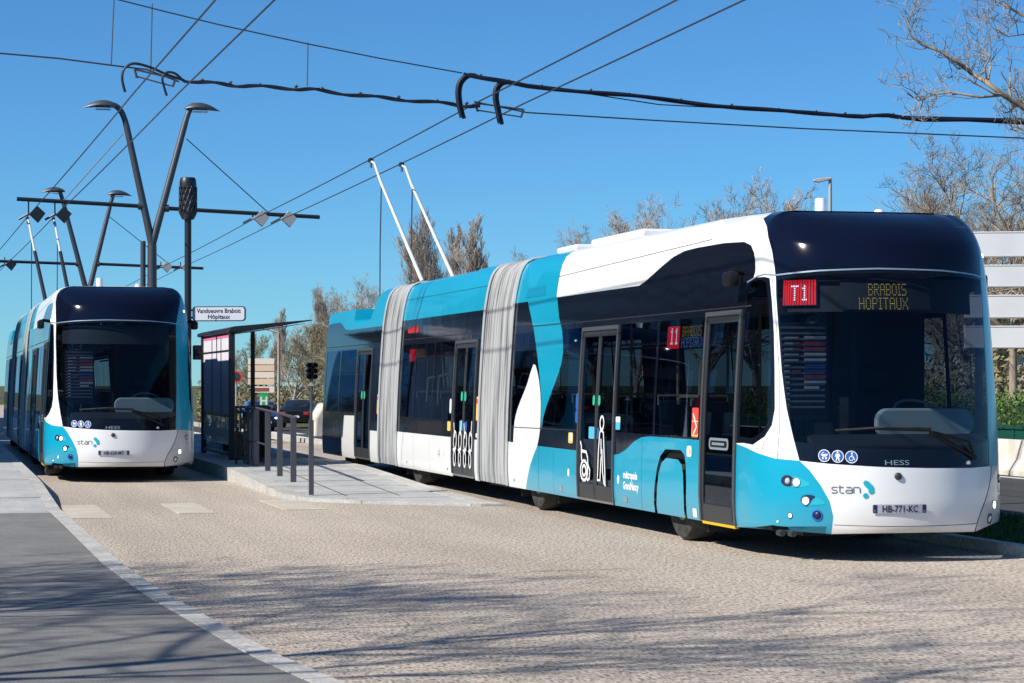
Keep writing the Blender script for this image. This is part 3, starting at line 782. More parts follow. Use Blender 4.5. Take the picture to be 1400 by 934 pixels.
    for sd in (-1, 1):
        q0 = -1 if sd < 0 else 1
        if sd < 0:
            rec = [(-(y + OFF), a) for y, a in ((.56, .735), (.52, .785), (.44, .79), (.33, .76), (.24, .715), (.30, .685), (.42, .675), (.52, .69))]
            decal_u('lamp_recess', [smooth_poly(rec, 2)], .003, M['decal_teal'], R)
            decal_u('lamp_recess', [smooth_poly([(-(y + OFF), a) for y, a in ((.57, .735), (.53, .79), (.45, .79), (.40, .74), (.44, .685), (.53, .69))], 2)], .005, M['plate_blue'], R)
            rec = [(-(y + OFF), a) for y, a in ((.36, .56), (.33, .61), (.25, .62), (.14, .575), (.10, .53), (.2, .525), (.3, .51))]
            decal_u('lamp_recess', [smooth_poly(rec, 2)], .003, M['decal_teal'], R)
            decal_u('lamp_recess', [smooth_poly([(-(y + OFF), a) for y, a in ((.36, .56), (.33, .61), (.26, .62), (.19, .60), (.24, .57), (.26, .52), (.31, .51))], 2)], .0045, M['plate_blue'], R)
        lamp(.49, .737, .042, 'off', sd)
        lamp(.395 if sd < 0 else .42, .727 if sd < 0 else .60, .046 if sd < 0 else .001, 'on', sd)
        lamp(.30 if sd < 0 else .28, .56 if sd < 0 else .50, .045, 'on', sd)
        lamp(.185, .43 if sd < 0 else .375, .050, 'blue' if sd < 0 else 'off', sd)
        if sd < 0: lamp(.46, .42, .026, 'small', sd); lamp(.60, .36, .012, 'small', sd)
    round_on_skin('front_camera', -.19, .79, .034, .012, 'dgrey', R, dome=.012)
    round_on_skin('marker_lamp', -(1.40 + OFF) - .02, .97, .02, .006, 'lens', R)
    # tow eye covers / fittings under the skirt
    mb = MB()
    for y in (.55, .42): mb.tube([(surf(-(y + OFF), .26).x, surf(-(y + OFF), .26).y, .25), (surf(-(y + OFF), .26).x, surf(-(y + OFF), .26).y + .1, .25)], .03, 8)
    mb.build('skirt_fitting', M['dgrey'], R, smooth=.6)
    # ---------------------------------------------------------------- lettering and marks on the nose
    u = .052; zb = .638; ww = .011
    def gl(x, pts): return stroke([(x + a * u, zb + b * u) for a, b in pts], ww)
    gs = [gl(-.80, [(1.05, 1), (.2, 1), (.02, .8), (.2, .52), (.85, .48), (1.02, .25), (.85, 0), (0, 0)]),
          gl(-.732, [(.2, 1.35), (.15, .25), (.35, 0), (.9, 0)]), gl(-.732, [(-.1, 1), (.85, 1)]),
          gl(-.672, [(.15, 1), (.95, 1), (1.15, .8), (1.15, 0)]), gl(-.672, [(1.15, .5), (.2, .5), (0, .25), (.2, 0), (1.15, 0)]),
          gl(-.597, [(0, 0), (0, 1), (.9, 1), (1.1, .8), (1.1, 0)])]
    decal_u('operator_lettering', gs, .004, M['decal_grey'], R)
    ch = [stroke([(-.495, .74), (-.435, .675)], .042), stroke([(-.435, .675), (-.515, .60)], .042)]
    ch = [smooth_poly(stroke([(-.502, .745), (-.42, .665)], .055), 1), smooth_poly(stroke([(-.415, .668), (-.462, .645)], .05), 1), smooth_poly(stroke([(-.47, .628), (-.51, .60)], .048), 2)]
    decal_u('operator_chevron', ch, .004, M['decal_teal'], R)
    skin_text('maker_lettering', 'HESS', -.315, .893, .064, .004, M['decal_silver'], R, xs=1.75, spacing=1.0)
    for q, fn in ((-.86, pict_pram), (-.735, pict_pedestrian), (-.61, pict_wheelchair)):
        zc = .975 - (q + .86) * .04
        decal('sign_ring', [circle(q, zc, .057, 28), circle(q, zc, .050, 28)], .0055, M['decal_white'], R)
        dsc = decal('round_sticker', [circle(q, zc, .057, 28)], .003, M['decal_blue'], R)
        decal_u('pictogram', fn(q, zc, .105), .006, M['decal_white'], dsc)
    # number plate
    mb = MB()
    q0, q1, z0, z1 = -.43, .075, .455, .535
    def plate_map(u, v, o): return surf(q0 + (q1 - q0) * u, z0 + (z1 - z0) * v, o)
    pl = decal('number_plate', [rrect(q0, q1, z0, z1, .012)], .012, M['plate'], R)
    decal('plate_end', [rrect(q0 + .004, q0 + .042, z0 + .003, z1 - .003, .006)], .014, M['plate_blue'], pl)
    decal('plate_end', [rrect(q1 - .042, q1 - .004, z0 + .003, z1 - .003, .006)], .014, M['plate_blue'], pl)
    skin_text('plate_letter', 'F', q0 + .014, z0 + .01, .03, .0155, M['plate'], pl)
    skin_text('plate_region', '54', q1 - .038, z0 + .01, .026, .0155, M['plate'], pl)
    skin_text('plate_number', 'HB-771-KC', (q0 + q1) / 2, z0 + .011, .088, .0155, M['navy_ink'], pl, xs=.80, bold=.0012, align='CENTER')
    # ---------------------------------------------------------------- side lettering and marks
    q = -(5.02 + OFF)
    skin_text('side_lettering', 'métropole', q, .585, .115, .004, M['decal_white'], R, xs=1.05, bold=.004)
    skin_text('side_lettering', 'GrandNancy', q, .465, .115, .004, M['decal_white'], R, xs=.95, bold=.004)
    def st(y, zz_, w, h, m, r=.02, nm='sticker'): return decal_u(nm, [rrect(-(y + OFF) - w / 2, -(y + OFF) + w / 2, zz_ - h / 2, zz_ + h / 2, r)], .0045, M[m], R)
    st(2.62, 1.24, .20, .30, 'decal_red'); a = st(2.62, 1.18, .20, .16, 'decal_yellow'); 
    decal_u('sticker_mark', [stroke([(-(2.68 + OFF), 1.33), (-(2.57 + OFF), 1.20), (-(2.66 + OFF), 1.12)], .03)], .006, M['decal_white'], R)
    st(2.78, .945, .15, .11, 'decal_white', .03); decal_u('sticker_mark', [circle(-(2.76 + OFF), .945, .035)], .006, M['decal_yellow'], R)
    st(2.6, .33, .12, .09, 'decal_white', .01); st(7.18, .98, .20, .13, 'decal_yellow', .03); st(7.17, .99, .10, .09, 'decal_white', .03)
    st(5.40 - .14, 1.19, .17, .15, 'decal_cyan', .02); st(5.26, 1.23, .17, .06, 'decal_white', .02)
    for y in (7.25, 5.2, 14.2): decal_u('sticker', [circle(-(y + OFF), .56 if y < 10 else .6, .045, 16, .05)], .0045, M['decal_white'], R)
    for y in (7.6, 4.95): st(y, .35, .14, .07, 'decal_silver', .02)
    st(6.28, 1.06, .26, .14, 'decal_cyan', .02); st(6.04, 1.06, .1, .13, 'decal_blue', .03)
    st(6.95, 1.42, .10, .20, 'decal_blue', .05); st(6.95, 1.24, .10, .16, 'decal_blue', .05)
    for y in (6.22, 6.0): decal_u('door_button', [rrect(-(y + OFF) - .045, -(y + OFF) + .045, 1.38, 1.50, .04)], .012, M['decal_green'], R)
    # large white line drawings on the doors
    def lines(nm, ls, ox, oz, sx, sz, w): decal_u(nm, [stroke([(-(ox + OFF) + x * sx, oz + zq * sz) for x, zq in l], w) for l in ls], .009, M['decal_white'], R)
    circ = lambda cx, cz, r, rz=None: [(cx + r * cos(2 * pi * k / 20), cz + (rz or r) * sin(2 * pi * k / 20)) for k in range(21)]
    lines('wheelchair_drawing', [circ(.16, .11, .15, .115), circ(.16, .11, .075, .06), [(-.02, .45), (.03, .40), (.04, .27), (.06, .22)], [(.04, .34), (.24, .33), (.30, .27), (.32, .18)], [(.30, .20), (.40, .12), (.38, .02), (.30, .0), (.27, .08), (.30, .17)]], 6.72, .50, 1.0, 1.0, .035)
    lines('walker_drawing', [circ(.17, .66, .075, .075), [(.10, .56), (.06, .35), (.04, .06), (.03, .0), (.14, .0), (.17, .25), (.20, .36), (.24, .1), (.30, -.03), (.36, -.05)], [(.10, .56), (.16, .58), (.24, .55), (.28, .35), (.33, .1), (.34, -.04)], [(.15, .48), (.17, .3), (.2, .36)]], 6.04, .52, 1.0, 1.0, .032)
    g = []
    for k in range(4):
        x = .12 + k * .33; g += [circ(x, .10, .07, .11), circ(x + .02, .36, .09, .13)] + ([[(x - .08, .62), (x + .0, .40)]] if k % 2 == 0 else [[(x + .08, .66), (x + .04, .44)]]) + [[(x - .1, .22), (x + .1, .24)]]
    lines('family_drawing', g, 13.52, .44, 1.0, 1.0, .035)
    for y in (13.0, 12.78): decal_u('door_button', [rrect(-(y + OFF) - .06, -(y + OFF) + .06, 1.38, 1.52, .05)], .012, M['decal_green'], R)
    st(12.98, 1.02, .28, .14, 'decal_cyan', .02); st(12.72, 1.02, .14, .13, 'decal_blue', .03); st(13.82, 1.0, .22, .14, 'decal_yellow', .03)
    st(13.75, 1.3, .12, .22, 'decal_white', .05); st(12.02, 1.28, .16, .34, 'decal_yellow', .02); st(12.02, 1.40, .16, .1, 'decal_red', .02); st(12.03, .9, .12, .06, 'decal_white', .01)
    skin_text('small_lettering', 'c.)', -(14.55 + OFF), .55, .14, .004, M['decal_silver'], R)
    st(19.42, 1.28, .18, .34, 'decal_yellow', .02); st(19.42, 1.40, .18, .1, 'decal_red', .02)
    for y in (20.95, 20.7): decal_u('door_button', [rrect(-(y + OFF) - .07, -(y + OFF) + .07, 1.36, 1.5, .05)], .012, M['decal_green'], R)
    for y in (12.3, 13.9, 16.9, 9.9): decal_u('jack_point', [circle(-(y + OFF), .36, .02, 10)], .004, M['dgrey'], R)
    # roof edge grille in the teal panel
    decal_u('roof_grille', [Y([(9.75, 2.76), (8.75, 2.76), (8.82, 2.90), (9.68, 2.88)])], .004, mat('grille_teal', (.002, .22, .35), .4), R)
    skin_obj_ref = None
    # ---------------------------------------------------------------- displays (LED boards behind the glass)
    mb = MB(); p0 = -.16
    back = decal('display_housing', [[(-1.40, 2.30), (.98, 2.28), (1.02, 2.60), (-1.42, 2.62)]], -.10, M['interior_dark'], R)
    rq0, rq1, rz0, rz1 = -1.405, -.955, 2.355, 2.60
    rd = decal('line_display', [rrect(rq0, rq1, rz0, rz1, .004)], -.07, M['interior_dark'], R)
    v, f = [], []
    for k in range(13):
        x = rq0 + .008 + (rq1 - rq0 - .01) * k / 13; o = len(v); v += [(x, rz0 + .006), (x + .022, rz0 + .006), (x + .022, rz1 - .006), (x, rz1 - .006)]; f.append((o, o + 1, o + 2, o + 3))
    skin_obj('led_bars', v, f, -.066, M['led_red'], rd)
    v, f = led_geo('T1', rq0 + .13, rz1 - .07, .021, .62); skin_obj('led_text', v, f, -.060, M['led_white'], rd)
    dd = decal('destination_display', [rrect(-.70, .28, 2.315, 2.60, .004)], -.07, M['interior_dark'], R)
    v, f = led_geo('BRABOIS', -.40, 2.545, .0165, .55, None, .0105); skin_obj('led_text', v, f, -.064, M['led_amber'], dd)
    v, f = led_geo('HOPITAUX', -.50, 2.415, .0165, .55, None, .0115); skin_obj('led_text', v, f, -.064, M['led_amber'], dd)
    # side display
    sd = decal('side_display', [rrect(-(3.82 + OFF), -(2.60 + OFF), 1.99, 2.25, .01)], -.05, M['black'], R)
    decal('red_panel', [rrect(-(3.80 + OFF), -(3.40 + OFF), 2.0, 2.235, .004)], -.046, M['led_red'], sd)
    v, f = led_geo('11', -(3.70 + OFF), 2.195, .025, .85); skin_obj('led_text', v, f, -.042, M['led_white'], sd)
    v, f = led_geo('BRABOIS', -(3.30 + OFF), 2.215, .0155, .6); skin_obj('led_text', v, f, -.044, M['led_amber'], sd)
    v, f = led_geo('HOPITAUX', -(3.32 + OFF), 2.10, .0155, .6); skin_obj('led_text', v, f, -.044, M['led_blue'], sd)
    sd = decal('side_display', [rrect(-(17.2 + OFF), -(15.9 + OFF), 1.98, 2.22, .01)], -.05, M['black'], R)
    decal('red_panel', [rrect(-(17.2 + OFF), -(16.75 + OFF), 2.0, 2.2, .004)], -.046, M['led_red'], sd)
    v, f = led_geo('BRABOIS', -(16.6 + OFF), 2.17, .017, .6); skin_obj('led_text', v, f, -.044, M['led_amber'], sd)
    decal('band_display', [rrect(-(17.2 + OFF), -(16.4 + OFF), 2.46, 2.56, .01)], .003, M['red'], R)
    # ---------------------------------------------------------------- wiper, mirrors, roof fittings
    mb = MB(); mb.tube([surf(.62, 1.0, .03), surf(.55, 1.10, .05), surf(.10, 1.205, .06), surf(-.45, 1.22, .05)], [.018, .014, .010, .008], 8)
    wp = mb.build('wiper_arm', M['black'], R, smooth=1)
    mb = MB(); mb.tube([surf(-.75, 1.205, .02), surf(-.3, 1.235, .022), surf(.15, 1.225, .02)], .012, 6); mb.build('wiper_blade', M['rubber'], wp)
    mb = MB(); mb.tube([surf(.66, .95, .02), surf(.12, 1.19, .055)], .022, 8); mb.build('wiper_arm', M['black'], R, smooth=1)
    mb = MB(); mb.tube([surf(.56, .905, .0), surf(.56, .905, .03)], .018, 10); mb.build('washer_nozzle', M['decal_white'], R, smooth=1)
    for s in (-1, 1):                                   # camera mirrors
        mb = MB(); p = surf(s * (1.50 + OFF), 2.66, 0)
        mb.tube([p + Vector((-s * .03, .0, .03)), p + Vector((s * .10, -.02, .05)), p + Vector((s * .17, -.06, .03))], [.03, .026, .022], 8)
        arm = mb.build('mirror_arm', M['black'], R, smooth=1)
        mb = MB(); c = p + Vector((s * .15, -.07, -.03)); mb.box(c.x - .055, c.x + .055, c.y - .12, c.y + .10, c.z - .065, c.z + .075); mb.build('mirror_camera', M['black'], arm, bevel=.03, smooth=.6)
    round_on_skin('marker_lamp', -(1.02 + OFF), 2.70, .018, .01, 'lamp', R); round_on_skin('marker_lamp', 1.50, 2.86, .02, .008, 'lamp', R)
    mb = MB()
    for x, y, h in ((-.30, 1.6, .16), ):
        mb.lathe([(.0, h), (.045, h), (.055, h - .02), (.055, 0)], (x, y, 3.28), 2, 16)
    mb.build('roof_antenna', M['white_paint'], R, smooth=.7)
    mb = MB(); mb.lathe([(0, .11), (.04, .11), (.055, .08), (.055, 0)], (.36, 1.7, 3.24), 2, 16); mb.build('roof_antenna', M['white_paint'], R, smooth=.7)
    mb = MB(); mb.lathe([(0, .15), (.05, .15), (.06, .11), (.06, 0)], (.93, 1.5, 3.05), 2, 16); mb.build('roof_antenna', M['white_paint'], R, smooth=.7)
    mb = MB(); mb.box(-.75, .85, 5.9, 8.0, 3.34, 3.43); mb.build('roof_unit', M['white_paint'], R, bevel=.03)
    mb = MB(); mb.box(-.75, .75, 8.7, 9.6, 3.34, 3.42); mb.build('roof_unit', M['white_paint'], R, bevel=.03)
    mb = MB(); mb.box(-.6, .7, 12.3, 14.6, 3.34, 3.39); mb.build('roof_unit', M['teal_paint'], R, bevel=.02)
    # current collectors
    mb = MB(); mb.box(-.45, .45, 19.7, 20.6, 3.34, 3.44); mb.build('collector_base', M['dgrey'], R, bevel=.02)
    # ---------------------------------------------------------------- interior
    mb = MB()
    for a, b in ((1.0, 10.2), (11.9, 17.7), (19.3, 25.1)): mb.box(-1.12, 1.12, a, b, .36, .40)
    mb.box(-1.0, 1.0, 10.2, 11.9, .36, .40); mb.box(-1.0, 1.0, 17.7, 19.3, .36, .40)
    mb.build('floor', M['interior'], R)
    mb = MB(); mb.box(-1.02, 1.02, 1.6, 10.2, 2.44, 2.47); mb.box(-1.02, 1.02, 11.9, 17.7, 2.44, 2.47); mb.box(-1.02, 1.02, 19.3, 25, 2.44, 2.47); mb.build('ceiling_lining', M['ceil'], R)
    # driver's cab: dashboard, wheel, seat, bulkhead
    mb = MB(); prof = [(.45, .70), (.42, 1.06), (.62, 1.16), (.80, 1.14), (.92, .98), (.95, .70)]
    mb.prism(prof, 0, -.85, .95); mb.build('dashboard', M['interior_dark'], R, bevel=.02)
    mb = MB(); vs = rrect(-.12, .88, 1.12, 1.40, .12, 6); mb.prism(vs, 1, .66, .74); mb.build('instrument_hood', M['dash'], R, bevel=.02)
    mb = MB(); c = Vector((.42, .92, 1.36)); pts = []
    for k in range(25):
        t = 2 * pi * k / 24; pts.append(c + Vector((.23 * cos(t), .23 * sin(t) * .85, .23 * sin(t) * .5)))
    mb.tube(pts, .016, 8, caps=False); mb.tube([c, c + Vector((0, -.1, -.28))], .03, 8); mb.tube([c + Vector((-.22, 0, 0)), c + Vector((.22, 0, 0))], .014, 6); mb.build('steering_wheel', M['lgrey'], R, smooth=1)
    mb = MB(); mb.box(.18, .66, 1.45, 1.95, .75, .88); mb.box(.18, .66, 1.88, 2.02, .85, 1.55); mb.box(.28, .56, 1.90, 2.0, 1.58, 1.80); mb.box(.3, .54, 1.55, 1.85, .4, .76); mb.build('driver_seat', M['interior_dark'], R, bevel=.04)
    mb = MB(); mb.box(-.05, 1.1, 2.25, 2.29, .4, 2.42); mb.box(-.09, -.05, 1.3, 2.29, .4, 1.5); mb.box(-.09, -.05, 1.3, 1.34, 1.5, 2.35); mb.build('cab_bulkhead', M['interior_dark'], R)
    # louvred notice panel at the nearside of the windscreen
    mb = MB(); mb.box(-.93, -.42, 1.15, 1.18, 1.30, 2.22); lp = mb.build('notice_panel', M['interior_dark'], R)
    mb = MB()
    for k in range(15): zc = 1.40 + k * .054; mb.box(-.90, -.45, 1.125, 1.148, zc, zc + .020)
    mb.build('louvre_slats', M['interior'], lp)
    rnd = random.Random(4); mw, mr_, mbl = MB(), MB(), MB()
    for k in range(13):
        zc = 1.425 + k * .053
        mw.box(-.86, -.86 + (.14 if k > 7 else .05), 1.118, 1.124, zc, zc + .016)
        if k > 2: (mr_ if k in (11, 10, 5) else mbl if k in (6, 7) else mw).box(-.66, -.66 + (.22 if k > 3 else .15), 1.118, 1.124, zc, zc + .024)
        if k in (6, 10, 11): mr_.box(-.78, -.70, 1.118, 1.124, zc, zc + .018)
    mw.build('notice_text', M['panel_white'], lp); mr_.build('notice_text', M['decal_red'], lp); mbl.build('notice_text', M['decal_blue'], lp)
    mb = MB(); mb.lathe([(.0, .02), (.05, .01), (.06, -.03), (0, -.05)], (-.72, .78, 2.24), 2, 16); mb.build('interior_mirror', M['chrome'], R, smooth=1)
    # seats and handrails
    def seat(x, y, s=1):
        mb = MB(); mb.box(x - .21, x + .21, y - .22, y + .2, .80, .88); mb.prism([(y + s * .17, .86), (y + s * .23, .86), (y + s * .29, 1.45), (y + s * .23, 1.45)], 0, x - .2, x + .2)
        o = mb.build('passenger_seat', M['seat'], R, bevel=.02)
        mb = MB(); mb.box(x - .18, x + .18, y - .1, y + .12, .40, .80); mb.build('seat_plinth', M['interior'], o)
        mb = MB(); mb.tube([(x - .2, y + s * .27, 1.4), (x - .2, y + s * .28, 1.5), (x + .2, y + s * .28, 1.5), (x + .2, y + s * .27, 1.4)], .014, 6); mb.build('grab_handle', M['rail_white'], o)
    for y in (2.9, 3.75, 4.6, 7.4, 8.2, 9.3):
        for x in ((.75, .30) if y > 7 else (.75,)): seat(x, y)
    for y in (7.5, 8.5, 9.4): seat(-.85, y)
    seat(-.82, 3.1); seat(-.82, 4.2)
    for y in (14.3, 15.2, 16.1, 17.0): seat(-.80, y); seat(.80, y)
    for y in (22.2, 23.2, 24.2): seat(-.80, y); seat(.80, y)
    def hr(*tubes):
        for pts, r in tubes: mb = MB(); mb.tube(pts, r, 8); mb.build('handrail', M['rail_white'], R, smooth=1)
    for x, y in ((-.55, 2.6), (-.55, 5.2), (-.55, 6.95), (.3, 5.9), (-.55, 8.9), (-.5, 12.0), (-.5, 13.75), (-.5, 15.6), (.4, 14.7), (-.5, 20.0), (-.5, 21.7), (.4, 23)): hr(([(x, y, .4), (x, y, 2.44)], .017))
    hr(([(-.55, 2.7, 2.1), (-.55, 10.1, 2.1)], .016), ([(.3, 2.6, 2.1), (.3, 10.1, 2.1)], .016), ([(-.55, 12, 2.1), (-.55, 17.6, 2.1)], .016),
       ([(-1.02, 3.78, 1.42), (-1.02, 3.72, 1.5), (-1.02, 3.1, 1.50)], .02), ([(-1.0, 3.15, 1.45), (-1.0, 3.12, 1.75), (-1.0, 3.05, 1.88), (-1.0, 2.65, 1.93)], .024),
       ([(-1.02, 15.6, 1.3), (-1.02, 15.5, 1.75), (-1.02, 14.9, 1.78)], .022), ([(-1.02, 16.4, 1.35), (-1.02, 16.3, 1.72), (-1.02, 15.9, 1.74)], .022))
    mb = MB(); mb.box(-1.03, -.98, 3.02, 3.22, 1.38, 1.50); mb.box(-1.05, -.9, 6.9, 7.6, 1.32, 1.36); mb.build('seat_console', M['red'], R)
    return R
# ------------------------------------------------------------------ world, sun, camera
SUN_DIR = Vector((-.97, -.26, 0)).normalized(); EL = radians(41)
wd = D.worlds.new('World'); scene.world = wd; wd.use_nodes = True
nt = wd.node_tree; sky = nt.nodes.new('ShaderNodeTexSky'); sky.sky_type = 'NISHITA'; sky.sun_disc = False
sky.sun_elevation = EL; sky.sun_rotation = math.atan2(SUN_DIR.x, SUN_DIR.y)
sky.altitude = 1500; sky.air_density = 1.0; sky.dust_density = .1; sky.ozone_density = 4.0
bg = nt.nodes['Background']; bg.inputs[1].default_value = .10
hs = nt.nodes.new('ShaderNodeHueSaturation'); hs.inputs['Saturation'].default_value = 1.0
tn = nt.nodes.new('ShaderNodeMix'); tn.data_type = 'RGBA'; tn.blend_type = 'MULTIPLY'; tn.inputs[0].default_value = 1; tn.inputs[7].default_value = (.335, .66, .89, 1)
nt.links.new(sky.outputs[0], tn.inputs[6]); nt.links.new(tn.outputs[2], hs.inputs['Color']); nt.links.new(hs.outputs[0], bg.inputs[0])
sun = D.objects.new('sun', D.lights.new('sun', 'SUN')); col.objects.link(sun)
sun.data.energy = 4.6; sun.data.angle = radians(.53); sun.data.color = (1, .95, .86)
to_sun = Vector((SUN_DIR.x * cos(EL), SUN_DIR.y * cos(EL), sin(EL)))
sun.rotation_euler = to_sun.to_track_quat('Z', 'Y').to_euler(); sun.location = (-30, 20, 40)
cam = D.objects.new('camera', D.cameras.new('camera')); col.objects.link(cam); scene.camera = cam
cam.location = (0, 0, H); cam.rotation_euler = (radians(90), 0, -TH)
cam.data.sensor_width = 36; cam.data.lens = F / 1400 * 36; cam.data.shift_y = (HY - 467) / 1400
cam.data.clip_start = .2; cam.data.clip_end = 3000
vs = scene.view_settings; vs.view_transform = 'Standard'; vs.look = 'None'; vs.gamma = 1; vs.exposure = 0.45; vs.use_curve_mapping = False
scene.cycles.max_bounces = 8; scene.cycles.transparent_max_bounces = 24

# ------------------------------------------------------------------ the setting
def sheet(name, poly, z, mt, kind='structure'):
    mb = MB(); mb.add([(x, y, z) for x, y in poly], [tuple(range(len(poly)))]); o = mb.build(name, M[mt]); return tag(o, kind=kind)
def dip(y): return 0 if y < 62 else (-.75 * min(1, (y - 62) / 50))       # the far road drops away
def long_sheet(name, x0, x1, ys_, z, mt):
    mb = MB()
    for a, b in zip(ys_, ys_[1:]): mb.add([(x0, a, z + dip(a)), (x1, a, z + dip(a)), (x1, b, z + dip(b)), (x0, b, z + dip(b))], [(0, 1, 2, 3)])
    return tag(mb.build(name, M[mt]), kind='structure')
long_sheet('ground', -1500, 1500, [-300, 62, 112, 2500], -.02, 'soil')
long_sheet('bus_lane', -.5, 9.9, [-40, 62, 112, 260], 0, 'lane')
sheet('bus_lane_apron', [(9.9, -40), (12.35, -40), (12.35, 11.9), (9.9, 11.9)], 0, 'lane')
sheet('road', [(12.4, -60), (18.1, -60), (18.1, 400), (12.4, 400)], .0, 'asphalt') if False else None
KX = 9.85
# grass verge, then dual carriageway beyond
mb = MB(); mb.box(KX + .16, 12.35, 12, 60, -.01, .07); tag(mb.build('grass_verge', M['soil']), kind='structure')
long_sheet('road', 12.35, 18.6, [-60, 62, 112, 420], .012, 'asphalt'); long_sheet('side_road', 9.92, 12.35, [60, 62, 112, 420], .012, 'asphalt')
mb = MB()
for k in range(-4, 60):
    y = k * 6.0
    mb.box(14.35, 14.47, y, y + 3.0, dip(y + 3) + .005, dip(y) + .018)
mb.box(12.55, 12.67, -60, 62, .010, .017); mb.box(17.9, 18.02, -60, 62, .010, .017)
for y in (44, 60, 76, 92): mb.box(10.9, 11.02, y + 20, y + 32, dip(y + 32) + .008, dip(y + 20) + .018)
tag(mb.build('lane_marking', M['road_paint']), kind='structure')
mb = MB(); y = 8.0
while y < 130:
    mb.box(KX, KX + .15, y, y + .99, -.05, .11); y += 1.0
tag(mb.build('verge_kerb', M['kerb'], bevel=.012), kind='structure')

# left pavement: flush near the camera, rising to the boarding kerb beside the far bus
KTAB = [(11.0, 2.22), (12.14, 2.075), (13.1, 1.96), (14.75, 1.85), (16.8, 1.715), (18.5, 1.65), (20.2, 1.60), (26.7, 1.555), (31, 1.50), (34, 1.46)]
def KERBX(y):
    t = KTAB
    if y <= t[0][0]: return t[0][1] + (t[0][0] - y) * .16
    for (a, b), (c, d) in zip(t, t[1:]):
        if y <= c: return b + (d - b) * (y - a) / (c - a)
    return t[-1][1]
def kx(y):
    return KERBX(y)
def kz(y):
    if y < 29: return .035
    if y < 33.5: return .035 + (y - 29) / 4.5 * .20
    return .235
def strip_mesh(name, fn0, fn1, y0, y1, dy, zf, mt, bottom=-.1):
    mb = MB(); n = int((y1 - y0) / dy); vs = []; fs = []
    for i in range(n + 1):
        y = y0 + (y1 - y0) * i / n
        vs += [(fn0(y), y, bottom), (fn0(y), y, zf(y)), (fn1(y), y, zf(y)), (fn1(y), y, bottom)]
    for i in range(n):
        for k in range(3): fs.append((i * 4 + k, i * 4 + k + 1, i * 4 + k + 5, i * 4 + k + 4))
    fs += [(3, 2, 1, 0), (n * 4, n * 4 + 1, n * 4 + 2, n * 4 + 3)]
    mb.add(vs, fs); return tag(mb.build(name, M[mt]), kind='structure')
strip_mesh('pavement', lambda y: -9.0, lambda y: kx(y) - .185, -12, 28.3, .5, kz, 'walk_asphalt')
strip_mesh('boarding_pavement', lambda y: -9.0, lambda y: kx(y) - .185, 28.302, 140, .75, kz, 'walk_concrete')
mb = MB(); y = -3.0
while y < 140:
    yb = y + .985; vs = []
    for yy in (y, yb):
        x1 = kx(yy); x0 = x1 - .18; z = kz(yy) + .004
        vs += [(x0, yy, -.1), (x0, yy, z), (x1 - .02, yy, z), (x1, yy, z - .02), (x1, yy, -.1)]
    mb.add(vs, [(0, 1, 2, 3, 4), (9, 8, 7, 6, 5)] + [(k, k + 5, k + 6, k + 1) for k in range(4)]); y += 1.0
tag(mb.build('kerb', M['kerb']), kind='structure')
# joints across the pale pavement and the ribbed tactile strip
mb = MB()
for y in (30.6, 33.4, 36.3): mb.add([(-9, y, kz(y) + .004), (kx(y) - .17, y, kz(y) + .004), (kx(y) - .17, y + .03, kz(y + .03) + .004), (-9, y + .03, kz(y + .03) + .004)], [(0, 1, 2, 3)])
tag(mb.build('pavement_joint', M['joint']), kind='structure')
mb = MB()
for k in range(16):
    x = -1.3 + k * .115; mb.add([(x, 28.75, kz(28.75) + .012), (x + .06, 28.75, kz(28.75) + .012), (x + .06, 30.4, kz(30.4) + .012), (x, 30.4, kz(30.4) + .012),
        (x - .01, 28.74, .03), (x + .07, 28.74, .03), (x + .07, 30.41, kz(30.41)), (x - .01, 30.41, kz(30.41))], [(0, 1, 2, 3), (4, 5, 1, 0), (5, 6, 2, 1), (6, 7, 3, 2), (7, 4, 0, 3)])
tag(mb.build('tactile_paving', M['slab']), kind='structure')
# beige slabs crossing the lane
mb = MB()
for pts in (((76, 692), (131, 691), (153, 709), (102, 711)), ((219, 689), (259, 687.5), (303, 702), (251, 706)), ((351, 684.5), (402, 682.5), (448, 697), (399, 700)), ((460, 681), (500, 679), (540, 690), (500, 694))):
    g = [gp(*p) for p in pts]; y0 = g[0][1]; y1 = g[2][1]; x0 = min(g[0][0], g[3][0]); x1 = max(g[1][0], g[2][0])
    if pts[0][0] > 440: continue
    mb.box((g[0][0] + g[3][0]) / 2, (g[1][0] + g[2][0]) / 2, y1, y0, -.02, .008)
tag(mb.build('crossing_slab', M['slab']), kind='structure')

# stop platform between the two lanes: nosing, ramp and level part
PX0, PX1 = 4.74, 7.12
def px0(y): return PX0 + max(0, (31.5 - y)) ** 1.8 * .42 + .0
def px1(y): return PX1 + max(0, 32.5 - y) * .06
def pz(y): return min(.22, .025 + max(0, y - 29.8) * .0245)
mb = MB(); ys = [28.95, 29.1, 29.3, 29.6, 30, 30.5, 31, 31.5, 32.2, 33, 34, 35, 36, 37, 37.9, 39, 42, 46, 50, 56, 62, 70, 80, 95]
def ramp_poly(inset):
    a = [(min(px0(y), px1(y) - .05) + inset, y) for y in ys]; b = [(px1(y) - inset, y) for y in ys]
    return a, b
a, b = ramp_poly(.0)
vs = []; fs = []
for (xa, y), (xb, _) in zip(a, b): vs += [(xa, y, -.05), (xa, y, pz(y)), (xb, y, pz(y)), (xb, y, -.05)]
for i in range(len(ys) - 1):
    for k in range(3): fs.append((i * 4 + k, i * 4 + k + 1, i * 4 + k + 5, i * 4 + k + 4))
fs.append((3, 2, 1, 0)); mb.add(vs, fs); tag(mb.build('stop_platform', M['walk_concrete']), kind='structure')
